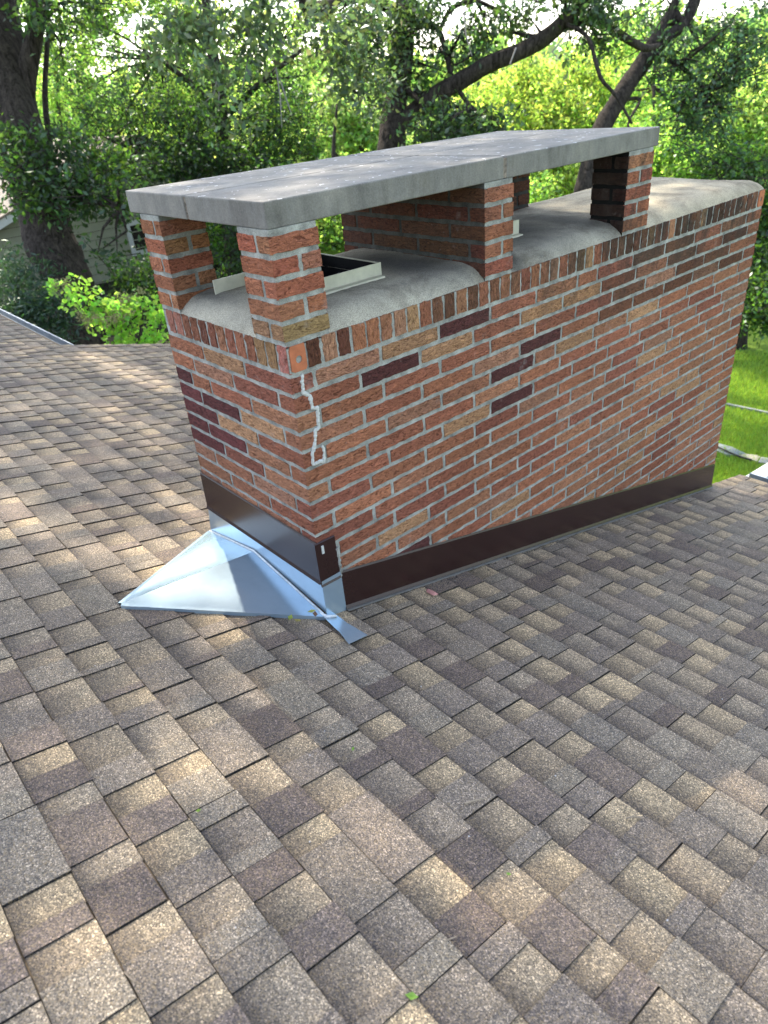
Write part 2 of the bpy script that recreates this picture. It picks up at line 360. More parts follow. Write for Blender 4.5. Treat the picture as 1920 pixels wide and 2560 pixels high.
def shingles():
    mb = MB()
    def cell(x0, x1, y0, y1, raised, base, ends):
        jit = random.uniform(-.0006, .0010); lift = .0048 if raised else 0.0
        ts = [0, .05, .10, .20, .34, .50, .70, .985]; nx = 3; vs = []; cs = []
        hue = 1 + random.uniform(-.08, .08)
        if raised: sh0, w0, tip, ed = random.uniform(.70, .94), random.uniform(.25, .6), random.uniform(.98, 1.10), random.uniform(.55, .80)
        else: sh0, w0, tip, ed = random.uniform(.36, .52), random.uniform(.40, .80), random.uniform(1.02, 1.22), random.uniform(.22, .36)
        if y0 > -.25: ed *= .55; sh0 *= .88  # bands painted darker downslope, as shade in the slots at a grazing view
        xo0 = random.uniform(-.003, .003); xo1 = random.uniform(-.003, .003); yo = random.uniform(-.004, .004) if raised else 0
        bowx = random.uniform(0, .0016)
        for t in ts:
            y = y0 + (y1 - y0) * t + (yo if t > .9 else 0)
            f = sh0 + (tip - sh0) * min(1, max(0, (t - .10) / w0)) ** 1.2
            if t < .09: f = ed + (f - ed) * (t / .10) ** 1.5  # contact shadow and tar edge painted below the course above
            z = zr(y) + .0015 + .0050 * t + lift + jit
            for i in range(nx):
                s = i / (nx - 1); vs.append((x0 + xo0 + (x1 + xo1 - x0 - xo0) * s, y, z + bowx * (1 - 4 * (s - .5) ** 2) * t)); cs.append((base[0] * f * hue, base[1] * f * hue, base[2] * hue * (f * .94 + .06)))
        fs = [(j * nx + i, j * nx + i + 1, (j + 1) * nx + i + 1, (j + 1) * nx + i) for j in range(len(ts) - 1) for i in range(nx - 1)]
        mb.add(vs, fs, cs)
        blk = (.012, .012, .013)
        j = (len(ts) - 1) * nx
        a = [vs[j + i] for i in range(nx)]; d = [(p[0], p[1] + .001, p[2] - .012) for p in a]
        mb.add(a + d, [(i, i + nx, i + nx + 1, i + 1) for i in range(nx - 1)], blk)
        if raised:
            for side in (0, nx - 1):
                a = [vs[k * nx + side] for k in range(len(ts))]; d = [(p[0], p[1], p[2] - .009) for p in a]; n = len(a)
                mb.add(a + d, [(k, k + 1, k + 1 + n, k + n) if side else (k + 1, k, k + n, k + 1 + n) for k in range(n - 1)], blk)
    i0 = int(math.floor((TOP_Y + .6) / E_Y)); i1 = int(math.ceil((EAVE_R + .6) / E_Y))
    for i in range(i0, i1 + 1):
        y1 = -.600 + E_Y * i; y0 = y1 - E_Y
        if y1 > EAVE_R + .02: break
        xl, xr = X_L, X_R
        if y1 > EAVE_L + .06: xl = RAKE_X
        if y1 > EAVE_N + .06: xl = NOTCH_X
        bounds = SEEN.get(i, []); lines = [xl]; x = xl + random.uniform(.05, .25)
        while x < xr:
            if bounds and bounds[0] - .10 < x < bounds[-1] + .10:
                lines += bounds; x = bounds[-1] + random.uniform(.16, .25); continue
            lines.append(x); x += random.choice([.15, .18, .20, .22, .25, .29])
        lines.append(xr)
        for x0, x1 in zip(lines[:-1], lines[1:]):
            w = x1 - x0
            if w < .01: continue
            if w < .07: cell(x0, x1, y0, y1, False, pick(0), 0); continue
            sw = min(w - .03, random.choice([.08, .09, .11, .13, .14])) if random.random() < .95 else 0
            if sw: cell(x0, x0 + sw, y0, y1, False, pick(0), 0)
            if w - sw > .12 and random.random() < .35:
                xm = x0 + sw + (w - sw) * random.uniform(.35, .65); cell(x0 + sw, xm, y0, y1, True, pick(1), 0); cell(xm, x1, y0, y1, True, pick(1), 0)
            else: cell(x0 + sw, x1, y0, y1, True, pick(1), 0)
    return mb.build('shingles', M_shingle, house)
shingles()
# deck under the shingles, back slope, walls
M_ply = simple('roof_board', (.16, .12, .08), .9, .2, nscale=8, amt=.2)
M_side = simple('cream_siding', (.55, .54, .48), .6, .3, nscale=10, amt=.06)
mb = MB()
def deck(x0, x1, y0, y1):
    mb.hexa([(x0, y0, zr(y0) - .03), (x1, y0, zr(y0) - .03), (x1, y1, zr(y1) - .03), (x0, y1, zr(y1) - .03)],
            [(x0, y0, zr(y0) - .002), (x1, y0, zr(y0) - .002), (x1, y1, zr(y1) - .002), (x0, y1, zr(y1) - .002)])
deck(X_L + .02, RAKE_X - .001, TOP_Y, EAVE_L - .02); deck(RAKE_X + .012, NOTCH_X - .001, TOP_Y, EAVE_N - .02); deck(NOTCH_X + .012, X_R - .02, TOP_Y, EAVE_R - .02)
mb.build('roof_deck', M_ply, house)
mb = MB()
yb = TOP_Y - 5.0
mb.quad((X_L, yb, zr(TOP_Y) - 5 * RS), (X_R, yb, zr(TOP_Y) - 5 * RS), (X_R, TOP_Y, zr(TOP_Y) + .004), (X_L, TOP_Y, zr(TOP_Y) + .004), (.13, .11, .095))
mb.build('back_slope', M_shingle, house)
mb = MB()
for (x0, x1, y1) in ((X_L + .4, RAKE_X - .3, EAVE_L - .45), (RAKE_X - .29, NOTCH_X - .3, EAVE_N - .5), (NOTCH_X - .29, X_R - .4, EAVE_R - .5)):
    zt = zr(y1) - .07
    mb.box(x0, x1, yb + .5, y1, -4.8, zt - .0)
mb.build('wall', M_side, house)
# gutters
M_gut = simple('gutter_metal', (.34, .37, .39), .4, .5, .5, nscale=9, amt=.25, bstr=.2)
def gutter(x0, x1, y, z):
    g = MB(); w, h, t = .085, .09, .003
    prof = [(0, 0), (0, -h), (w * .75, -h), (w, -h * .35), (w, .006), (w - .012, .006), (w - .012, -h * .3), (w * .72, -h + t), (t, -h + t), (t, 0)]
    n = len(prof); vs = [(x0, y + p[0], z + p[1]) for p in prof] + [(x1, y + p[0], z + p[1]) for p in prof]
    g.add(vs, [(i, (i + 1) % n, (i + 1) % n + n, i + n) for i in range(n)])
    return g.build('gutter', M_gut, house)
gutter(X_L, RAKE_X + .02, EAVE_L + .012, zr(EAVE_L) - .025); gutter(NOTCH_X + .02, X_R, EAVE_R + .012, zr(EAVE_R) - .025); gutter(RAKE_X, NOTCH_X - .14, EAVE_N + .012, zr(EAVE_N) - .025)
mb = MB()
mb.hexa([(RAKE_X - .006, EAVE_L, zr(EAVE_L) - .16), (RAKE_X + .011, EAVE_L, zr(EAVE_L) - .16), (RAKE_X + .011, EAVE_N, zr(EAVE_N) - .16), (RAKE_X - .006, EAVE_N, zr(EAVE_N) - .16)],
        [(RAKE_X - .006, EAVE_L, zr(EAVE_L) - .008), (RAKE_X + .011, EAVE_L, zr(EAVE_L) - .008), (RAKE_X + .011, EAVE_N, zr(EAVE_N) - .008), (RAKE_X - .006, EAVE_N, zr(EAVE_N) - .008)])
mb.build('rake_board', M_white, house)

# ------------------------------------------------------------------ chimney
W, L, RH, H = .852, 3.335, .0965, .0677
H1, H2 = .337, .413
JT = .0130
chim = thing('brick_chimney', (-W / 2, L / 2, -2.6), 'long red brick chimney with a raised grey slab cap on brick piers', 'chimney')
BR = [((0.420, 0.168, 0.090), 4), ((0.370, 0.137, 0.079), 4), ((0.440, 0.202, 0.110), 3), ((0.310, 0.110, 0.070), 2.2), ((0.115, 0.040, 0.036), .15), ((0.480, 0.263, 0.138), .9), ((0.390, 0.168, 0.095), 3), ((0.420, 0.207, 0.127), 1.2)]
def bcol(dark=0.0):
    c = random.choices([b[0] for b in BR], [b[1] for b in BR])[0]; k = random.uniform(.86, 1.14)
    return tuple(q * k for q in c)
def pillow(mb, O, U, V, Nn, lu, lv, c, corner=(0, 0, 0, 0), amp=.0018, step=.022):
    """one brick face: rounded, slightly uneven grid standing on the wall plane"""
    nu = max(4, int(lu / step)); nv = max(4, int(lv / step * 1.2)); O, U, V, Nn = map(np.array, (O, U, V, Nn)); vs = []
    def prm(n, l):
        return [0, .0026 / l] + [j / (n - 1) for j in range(1, n - 1)] + [1 - .0026 / l, 1]
    su, sv = prm(nu, lu), prm(nv, lv)
    for j, b in enumerate(sv):
        for i, a in enumerate(su):
            cl, cr, cb, ct = corner
            edge_u = (i == 0 and not cl) or (i == len(su) - 1 and not cr); edge_v = (j == 0 and not cb) or (j == len(sv) - 1 and not ct)
            isc = (i == 0 and cl) or (i == len(su) - 1 and cr)
            d = -.009 if (edge_u or edge_v) else (0.0 if isc else random.uniform(-amp, amp * .7))
            ju = 0 if isc else random.uniform(-.0024, .0024); jv = random.uniform(-.0021, .0021)
            if i in (0, len(su) - 1): ju *= .9
            vs.append(O + U * (a * lu + ju) + V * (b * lv + jv) + Nn * d)
    n = len(su); fs = [(j * n + i, j * n + i + 1, (j + 1) * n + i + 1, (j + 1) * n + i) for j in range(len(sv) - 1) for i in range(n - 1)]
    mb.add(vs, fs, c)

DARK = [(0.830, -0.148), (0.430, -0.216), (1.140, -0.400), (1.340, -0.344), (1.130, -0.550)]
TAN = [(1.620, -0.200), (1.360, -0.197)]
def shaft():
    core = MB(); core.box(-W + .0035, -.0035, .0035, L - .0035, -2.7, -.008); core.build('mortar_joints', M_mortar, chim)
    mb = MB(); PER = .291; ST = PER - JT; HD = .0885
    nc = 36
    for k in range(nc):
        c = k + 1; zt = -RH - k * H - JT; zb = -RH - (k + 1) * H; hv = zt - zb
        cc = {q: bcol() for q in ('a', 'b', 'c', 'd')}
        def run(total, first, c0, c1, emit):
            x = 0; idx = 0
            while x < total - .004:
                l = first if idx == 0 else ST
                if random.random() < .03 and idx > 0: l = ST * .5
                l = min(l, total - x)
                if 0 < total - x - l < .05: l = total - x
                last = x + l >= total - .004
                emit(x, l, c0 if idx == 0 else (c1 if last else bcol()), idx == 0, last)
                x += l + JT; idx += 1
        odd = c % 2 == 1
        if zt > zr(L) - .05:
            def eR(x, l, q, f, la):
                if zt < zr(x + l) - .05: return
                if any(x < a < x + l and zb < z < zt for a, z in DARK): q = (.115, .038, .034)
                if any(x < a < x + l and zb < z < zt for a, z in TAN): q = (.47, .25, .125)
                # darker weathered bricks high up past the middle of the long face
                if k < 4 and 1.6 < x < 3.0 and random.random() < .65: kk = random.uniform(.38, .62); q = tuple(z * kk for z in q)
                pillow(mb, (0, x, zb), (0, 1, 0), (0, 0, 1), (1, 0, 0), l, hv, q, (f, la, 0, 0))
            run(L, HD if odd else ST, cc['a'], cc['b'], eR)
            def eB(x, l, q, f, la):
                if zt < zr(x + l) - .05: return
                pillow(mb, (-W, x + l, zb), (0, -1, 0), (0, 0, 1), (-1, 0, 0), l, hv, q, (la, f, 0, 0), step=.05)
            run(L, HD if odd else ST, cc['d'], cc['c'], eB)
            def eF(x, l, q, f, la): pillow(mb, (-x, L, zb), (-1, 0, 0), (0, 0, 1), (0, 1, 0), l, hv, q, (f, la, 0, 0), step=.05)
            run(W, ST if odd else HD, cc['b'], cc['c'], eF)
        if zt > -1.15:
            def eS(x, l, q, f, la):
                if 1 <= k <= 6 and x > .36 and random.random() < .62: kk = random.uniform(.85, 1.5); q = (.125 * kk, .036 * kk, .034 * kk)
                pillow(mb, (-x - l, 0, zb), (1, 0, 0), (0, 0, 1), (0, -1, 0), l, hv, q, (la, f, 0, 0))
            run(W, ST if odd else HD, cc['a'], cc['d'], eS)
    mb.build('brick_shaft', M_brick, chim)
shaft()

def rowlock():
    mb = MB(); zb = -RH + .001; hv = RH - .006
    def c0():
        q = bcol(); kk = random.choice([1, 1, .85, .6, .4]); return (q[0] * kk, q[1] * kk * 1.06, q[2] * kk * 1.02)
    y = .012 + .0665
    while y < L - .075:
        w = min(.0560 + random.uniform(-.003, .003), L - .075 - y)
        q = c0()
        if 1.75 < y < 2.9 and random.random() < .6: q = tuple(z * .5 for z in q)
        if w > .02: pillow(mb, (0, y, zb), (0, 1, 0), (0, 0, 1), (1, 0, 0), w, hv, q, amp=.003, step=.014)
        y += .0635
    mb.build('rowlock_course', M_brickv, chim); mb = MB(); x = .0
    first = True
    while x < W - .02:
        w = min(.0555 + random.uniform(-.003, .003), W - x)
        q = (.46, .17, .13) if first else ((.33, .19, .09) if .06 < x < .18 else ((.40, .17, .12) if x > W - .19 else c0()))
        pillow(mb, (-x - w, 0, zb), (1, 0, 0), (0, 0, 1), (0, -1, 0), w, hv, q, (0, 1 if first else 0, 0, 0), amp=.003, step=.014)
        pillow(mb, (-x, L, zb), (-1, 0, 0), (0, 0, 1), (0, 1, 0), w, hv, c0(), amp=.003, step=.03)
        x += .0640; first = False
    y = .012
    while y < L - .02:
        w = min(.056, L - y); pillow(mb, (-W, y + w, zb), (0, -1, 0), (0, 0, 1), (-1, 0, 0), w, hv, c0(), amp=.003, step=.03); y += .0635
    mb.build('rowlock_course', M_brickv, chim)
    for (y0, y1, yh) in ((.011, .072, .0435), (L - .068, L - .002, L - .036)):
        b = MB(); xo = .0012
        # smooth end brick with its round core hole
        n = 24; r = .0125; zc = -.055; ring = [(xo, yh + r * math.cos(2 * math.pi * i / n), zc + r * math.sin(2 * math.pi * i / n)) for i in range(n)]
        z0, z1 = -RH + .003, -.008; out = []
        for i in range(n):
            a = 2 * math.pi * i / n; dx, dz = math.cos(a), math.sin(a)
            t = min(((y1 - yh) if dx > 0 else (yh - y0)) / max(abs(dx), 1e-6), ((z1 - zc) if dz > 0 else (zc - z0)) / max(abs(dz), 1e-6))
            out.append((xo, yh + dx * t, zc + dz * t))
        inn = [(xo - .016, p[1], p[2]) for p in ring]; skirt = [(xo - .012, p[1], p[2]) for p in out]
        b.add(ring + out + inn + skirt, [(i, (i + 1) % n, n + (i + 1) % n, n + i) for i in range(n)][::1] + [(2 * n + i, 2 * n + (i + 1) % n, (i + 1) % n, i) for i in range(n)] + [(n + i, n + (i + 1) % n, 3 * n + (i + 1) % n, 3 * n + i) for i in range(n)])
        e = b.build('end_brick', M_smooth, chim)
        h = MB(); h.tube([(xo - .016, yh, zc), (xo - .007, yh, zc), (xo - .004, yh, zc)], [.0128, .0126, .008], 16); h.build('core_hole', M_mortar, e)
rowlock()

FL1 = (-.60, -.235, .25, .62); FL2 = (-.60, -.26, 1.20, 1.46)
def crown():
    mb = MB(); xs = np.linspace(-W + .004, -.004, 58); ys = np.concatenate([np.linspace(.004, .16, 12)[:-1], np.linspace(.16, L - .16, 150)[:-1], np.linspace(L - .16, L - .004, 12)])
    X, Y = np.meshgrid(xs, ys); d = np.minimum(np.minimum(-.004 - X, X + W - .004), np.minimum(Y - .004, L - .004 - Y))
    Z = np.interp(d, [0, .012, .030, .066, .13, .3], [-.006, .009, .026, .046, .055, .058]) + rng.normal(0, .0007, X.shape)
    Z += .004 * np.sin(X * 9 + Y * 4.1) * np.sin(Y * 6.3) * np.clip(d / .05, 0, 1)
    nx = len(xs); fs = []
    for j in range(len(ys) - 1):
        for i in range(nx - 1):
            xm, ym = (xs[i] + xs[i + 1]) / 2, (ys[j] + ys[j + 1]) / 2
            if any(f[0] + .01 < xm < f[1] - .01 and f[2] + .01 < ym < f[3] - .01 for f in (FL1, FL2)): continue
            fs.append((j * nx + i, j * nx + i + 1, (j + 1) * nx + i + 1, (j + 1) * nx + i))
    # soot lies round the flue openings
    soot = np.zeros(X.shape)
    for (cx, cy, sx, sy, a) in ((-.42, 1.45, .36, .34, .88), (-.34, .80, .30, .16, .85), (-.3, 1.80, .3, .12, .75), (-.10, 1.14, .16, .07, .8), (-.12, .86, .12, .07, .6), (-.62, .10, .16, .06, .6), (-.22, .45, .05, .25, .45)):
        soot = np.maximum(soot, a * np.exp(-(((X - cx) / sx) ** 2 + ((Y - cy) / sy) ** 2) ** 1.3))
    base = np.array([.44, .40, .315]); C = base[None, None] * (1 - soot[..., None]) + np.array([.05, .052, .055]) * soot[..., None]
    far = np.clip((Y - 1.9) / .4, 0, 1)[..., None]; C = C * (1 - far) + C * np.array([1.02, .97, .88]) * far
    mb.add(list(zip(X.ravel(), Y.ravel(), Z.ravel())), fs, C.reshape(-1, 3).tolist()); mb.build('mortar_crown', M_crown, chim, smooth=True)
crown()

def flue(f, zt, lift_back):
    x0, x1, y0, y1 = f; t = .006; o = MB()
    o.box(x1 - t, x1, y0, y1, -.10, zt); o.box(x0 + t, x1 - t, y1 - t, y1, -.10, zt - .001); o.box(x0 + t, x1 - t, y0, y0 + t, -.10, zt - .001); o.box(x0, x0 + t, y0 - lift_back, y1, -.10, zt)
    o.box(x1, x1 + .030, y0 + .02, y1 - .01, .054, .062)
    r = o.build('flue_liner', M_cream, chim)
    i = MB(); i.box(x0 + t + .001, x1 - t - .001, y0 + t + .001, y1 - t - .001, -.30, -.28)
    for b in ((x0 + t + .001, x0 + t + .003, y0 + t, y1 - t), (x1 - t - .003, x1 - t - .001, y0 + t, y1 - t), (x0 + t, x1 - t, y1 - t - .003, y1 - t - .001), (x0 + t, x1 - t, y0 + t + .001, y0 + t + .003)):
        i.box(*b, -.30, zt - .004)
    i.build('flue_throat', M_sootin, r)
flue(FL1, .106, .14); flue(FL2, .118, .0)

# piers and the middle divider
CH = .0652
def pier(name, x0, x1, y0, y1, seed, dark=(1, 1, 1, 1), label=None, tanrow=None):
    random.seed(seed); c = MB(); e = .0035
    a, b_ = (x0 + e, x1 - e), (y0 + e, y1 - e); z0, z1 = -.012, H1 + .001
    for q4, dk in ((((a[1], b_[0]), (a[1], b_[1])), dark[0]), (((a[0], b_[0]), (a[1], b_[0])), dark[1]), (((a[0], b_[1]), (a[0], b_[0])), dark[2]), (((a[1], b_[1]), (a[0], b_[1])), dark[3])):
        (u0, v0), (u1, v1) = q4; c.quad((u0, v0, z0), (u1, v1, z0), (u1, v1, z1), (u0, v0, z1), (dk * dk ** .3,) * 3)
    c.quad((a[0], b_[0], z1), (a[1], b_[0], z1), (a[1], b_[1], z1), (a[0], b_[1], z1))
    p = c.build(name, M_mortar, chim)
    if label: p['label'] = label
    b = MB(); wx, wy = x1 - x0, y1 - y0
    for j in range(5):
        zb = j * CH + .0085; hv = CH - JT
        def face(O, U, Nn, l, dk, stretch):
            x = 0; first = True; odd = (j % 2) ^ stretch
            while x < l - .004:
                if l < .2: s = l if not odd else (.095 if first else l)
                else: s = (.10 if odd else .2) if first else .27
                s = min(s, l - x)
                if l - x - s < .03: s = l - x
                q = (.42, .24, .11) if (tanrow == j) else random.choice([(.45, .175, .090), (.42, .150, .080), (.47, .20, .105), (.40, .140, .078)])
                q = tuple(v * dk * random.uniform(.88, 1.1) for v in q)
                O2 = np.array(O) + np.array(U) * x
                pillow(b, O2 + np.array((0, 0, zb)), U, (0, 0, 1), Nn, s, hv, q, (x == 0, x + s >= l - .004, 0, 0), amp=.0016)
                x += s + JT; first = False
        face((x1, y0, 0), (0, 1, 0), (1, 0, 0), wy, dark[0], 0)
        face((x0, y0, 0), (1, 0, 0), (0, -1, 0), wx, dark[1], 1)
        face((x0, y1, 0), (0, -1, 0), (-1, 0, 0), wy, dark[2], 0)
        face((x1, y1, 0), (-1, 0, 0), (0, 1, 0), wx, dark[3], 1)
    b.build('brick_facing', M_brick, p)
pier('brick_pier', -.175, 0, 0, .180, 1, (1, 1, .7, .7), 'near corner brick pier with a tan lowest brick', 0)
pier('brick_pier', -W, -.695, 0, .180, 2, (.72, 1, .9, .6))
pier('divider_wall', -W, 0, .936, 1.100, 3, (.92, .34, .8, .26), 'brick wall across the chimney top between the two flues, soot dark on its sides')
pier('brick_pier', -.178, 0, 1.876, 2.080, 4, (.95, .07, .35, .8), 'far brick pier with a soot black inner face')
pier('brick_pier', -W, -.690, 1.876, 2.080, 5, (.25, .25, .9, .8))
random.seed(21)

def cap():
    X0, X1, Y0, Y1 = -.938, -.006, .006, 2.120; XM, YM, J = -.484, 1.058, .0085
    for (a, b, c, d) in ((XM + J, X1, Y0, YM - J), (X0, XM - J, Y0, YM - J), (XM + J, X1, YM + J, Y1), (X0, XM - J, YM + J, Y1)):
        m = MB(); k = random.uniform(.92, 1.06); dz = random.uniform(-.001, .0015)
        m.box(a, b, c, d, H1 + .001, H2 + dz, (.200 * k, .190 * k, .174 * k)); m.build('cap_slab', M_slab, chim, bevel=.004)
    m = MB()
    m.box(XM - J - .001, XM + J + .001, Y0 + .004, Y1 - .004, H1 + .004, H2 - .005); m.box(X0 + .004, XM - J - .002, YM - J - .001, YM + J + .001, H1 + .004, H2 - .006); m.box(XM + J + .002, X1 - .002, YM - J - .001, YM + J + .001, H1 + .004, H2 - .006)
    m.build('slab_joint', simple('joint_mortar', (.20, .165, .13), .95, .1, nscale=45, amt=.75, bstr=.8, bdist=.004), chim)
cap()

def caulk():
    m = MB()
    def smear(pts, wlo, whi):
        Q_ = []
        for a, b in zip(pts[:-1], pts[1:]):
            L_ = math.hypot(b[0] - a[0], b[1] - a[1]); k = max(3, int(L_ / .005))
            Q_ += [(a[0] + (b[0] - a[0]) * i / k, a[1] + (b[1] - a[1]) * i / k) for i in range(k)]
        Q_.append(pts[-1]); n = len(Q_); vs = []; wv = random.uniform(wlo, whi)
        for i, q in enumerate(Q_):
            p, r = Q_[max(i - 2, 0)], Q_[min(i + 2, n - 1)]; ty, tz = r[0] - p[0], r[1] - p[1]; l = math.hypot(ty, tz) + 1e-9; ny, nz = -tz / l, ty / l
            wv += (random.uniform(wlo, whi) - wv) * .45; wa, wb = wv * random.uniform(.6, 1.25), wv * random.uniform(.6, 1.25)
            if i in (0, n - 1): wa = wb = .001
            hgt = random.uniform(.0028, .0058)
            vs += [(-.001, q[0] + ny * wa, q[1] + nz * wa), (hgt, q[0] + ny * wa * .45, q[1] + nz * wa * .45), (hgt * .9, q[0] - ny * wb * .45, q[1] - nz * wb * .45), (-.001, q[0] - ny * wb, q[1] - nz * wb)]
        m.add(vs, [(i * 4 + j, i * 4 + j + 1, i * 4 + j + 5, i * 4 + j + 4) for i in range(n - 1) for j in range(3)])
    smear([(.048, -.104), (.044, -.130), (.040, -.166), (.063, -.184), (.066, -.205), (.068, -.229), (.087, -.239), (.085, -.270), (.083, -.305), (.066, -.315), (.060, -.345), (.053, -.370), (.042, -.385), (.040, -.405), (.037, -.428), (.052, -.432), (.065, -.431), (.084, -.436), (.090, -.410), (.088, -.390), (.086, -.373)], .0050, .0105)
    m.build('caulk_bead', M_caulk, chim)
caulk()

# counterflashing
def flashing():
    t = .004
    # short face: horizontal band with a kicked-out foot
    m = MB(); zt, zb = -.742, -.918; x0, x1 = -W - .004, .0045
    prof = [(-.004, zt + .006), (-.0075, zt), (-.0115, zb + .012), (-.018, zb), (-.014, zb - .001), (-.006, zb + .012)]
    n = len(prof); vs = [(x0, p[0], p[1]) for p in prof] + [(x1, p[0], p[1]) for p in prof]
    m.add(vs, [(i, (i + 1) % n, (i + 1) % n + n, i + n) for i in range(n)] + [tuple(range(n)), tuple(range(2 * n - 1, n - 1, -1))])
    m.build('counter_flashing', M_brown, chim)
    # short return on the long face
    m = MB(); zt, zb = -.742, -.928
    prof = [(.004, zt + .004), (.0075, zt), (.0105, zb + .012), (.016, zb), (.012, zb - .001), (.005, zb + .012)]
    vs = [(p[0], -.014, p[1]) for p in prof] + [(p[0], .079, p[1] - .004) for p in prof]
    m.add(vs, [(i, i + n, (i + 1) % n + n, (i + 1) % n) for i in range(n)] + [tuple(range(n - 1, -1, -1)), tuple(range(n, 2 * n))])
    m.build('counter_flashing', M_brown, chim)
    m = MB(); m.box(.0085, .0125, .012, .022, -.790, -.756); m.build('flashing_clip', M_caulk, chim)
    # the long sloping band
    m = MB(); y0, y1 = .083, L - .012
    def zt_(y): return -.922 - RS * (y - .083) + .003
    prof = [(.003, .008), (.0070, 0), (.0105, -.156), (.0175, -.169), (.013, -.170), (.004, -.154)]
    vs = [(p[0], y0, zt_(y0) + p[1]) for p in prof] + [(p[0], y1, zt_(y1) + p[1]) for p in prof]
    m.add(vs, [(i, i + n, (i + 1) % n + n, (i + 1) % n) for i in range(n)] + [tuple(range(n - 1, -1, -1)), tuple(range(n, 2 * n))])
    m.build('counter_flashing', M_brown, chim)
    m = MB(); a, b = .0178, .026
    m.hexa([(.0112, y0, zt_(y0) - .1775), (b, y0, zt_(y0) - .1775), (b, y1, zt_(y1) - .1775), (.0112, y1, zt_(y1) - .1775)],
           [(.0112, y0, zt_(y0) - .1712), (b - .001, y0, zt_(y0) - .1712), (b - .001, y1, zt_(y1) - .1712), (.0112, y1, zt_(y1) - .1712)])
    m.build('flashing_lip', M_lip, chim)
    # mortar smear where the bands meet
    m = MB(); P = [(.004, .083 + random.uniform(-.003, .003), -.80 - .012 * i) for i in range(12)]; m.tube(P, [random.uniform(.005, .010) for _ in P], 7); m.build('mortar_smear', M_mortar, chim)
flashing()

# ------------------------------------------------------------------ cricket (saddle) behind the chimney
crk = thing('chimney_cricket', (-.44, -.3, -1.0), 'folded galvanised metal cricket at the foot of the chimney short face', 'cricket')
def cricket():
    LFT = np.array([-.880, -.012, zr(-.012) + .024]); RGT = np.array([.0115, -.020, zr(-.02) + .024]); APX = np.array([-.477, -.010, -.987]); TIP = np.array([-.447, -.604, zr(-.604) + .025])
    # tray flange lying on the shingles
    def panel(name, a, b, c, fold, nseg=14):
        m = MB(); nn = np.cross(b - a, c - a); nn /= np.linalg.norm(nn); nn = nn if nn[2] > 0 else -nn
        vs = []; idx = {}
        for i in range(nseg + 1):
            for j in range(nseg + 1 - i):
                u, v = i / nseg, j / nseg; w = 1 - u - v
                p = a * w + b * u + c * v; oil = .0035 * math.sin(5 * u + 3 * v + fold) * math.sin(math.pi * min(u, v, w) * 3)
                idx[(i, j)] = len(vs); vs.append(p + nn * oil)
        fs = []
        for i in range(nseg):
            for j in range(nseg - i):
                fs.append((idx[(i, j)], idx[(i + 1, j)], idx[(i, j + 1)]))
                if j < nseg - i - 1: fs.append((idx[(i + 1, j)], idx[(i + 1, j + 1)], idx[(i, j + 1)]))
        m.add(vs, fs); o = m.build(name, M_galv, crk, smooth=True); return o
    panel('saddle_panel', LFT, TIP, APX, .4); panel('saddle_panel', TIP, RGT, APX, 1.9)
    # hem along the two lower edges
    m = MB()
    for a, b in ((LFT, TIP), (TIP, RGT)):
        d = (b - a) / np.linalg.norm(b - a); o = np.cross(d, (0, 0, 1.)); o /= np.linalg.norm(o)
        if o @ (np.array([-.44, -.2, -1]) - a) > 0: o = -o
        e1 = a + o * .016; e2 = b + o * .016; e1[2] = zr(e1[1]) + .021; e2[2] = zr(e2[1]) + .021
        m.quad(a, b, e2, e1); g1 = e1 - (0, 0, .018); g2 = e2 - (0, 0, .018); m.quad(e1, e2, g2, g1)
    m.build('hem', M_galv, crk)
    # upturned leg against the chimney, soldered seam at its foot
    m = MB(); T = -.905
    m.add([LFT + (0, -.001, 0), APX + (0, -.001, 0), RGT + (0, .008, 0), (.0118, -.0062, T), (-.477, -.0062, T), (-W - .006, -.0062, T)], [(0, 1, 4, 5), (1, 2, 3, 4)])
    m.add([(.0118, -.0105, zr(0) + .008), (.0118, .084, zr(.084) + .008), (.0118, .082, T), (.0118, -.0105, T)], [(0, 1, 2, 3)])
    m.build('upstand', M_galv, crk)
    m = MB(); m.tube([LFT + (0, -.004, .003), APX + (0, -.006, .003), RGT + (-.004, -.004, .002)], [.0045, .005, .0045], 6); m.tube([RGT + (-.02, -.008, 0), RGT + (.02, -.004, 0), RGT + (.035, .03, -.008)], [.005, .008, .005], 6)
    m.build('solder_seam', simple('solder', (.60, .62, .62), .5, .5, .3, nscale=50, amt=.25, bstr=.5), crk, smooth=True)
    q = [(.075, .012), (.128, -.046), (.222, -.070), (.212, .026)]
    m = MB(); vs = [(x, y, zr(y) + .021) for x, y in q]; vs += [(x, y, z - .002) for x, y, z in vs]
    m.add(vs, [(0, 1, 2, 3), (7, 6, 5, 4), (0, 4, 5, 1), (1, 5, 6, 2), (2, 6, 7, 3), (3, 7, 4, 0)])
    m.add([(.0, -.03, zr(-.03) + .0185), (.13, -.047, zr(-.047) + .0185), (.095, .018, zr(.018) + .0185), (.01, .02, zr(.02) + .0185)], [(0, 1, 2, 3)])
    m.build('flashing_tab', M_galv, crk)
    m = MB(); vs = [(-.99, .10, zr(.1) + .020), (-.90, .13, zr(.13) + .020), (-.868, .05, zr(.05) + .020), (-.875, .015, zr(.015) + .020)]
    m.add(vs, [(3, 2, 1, 0)]); m.build('flashing_tab', M_cream, crk)
cricket()

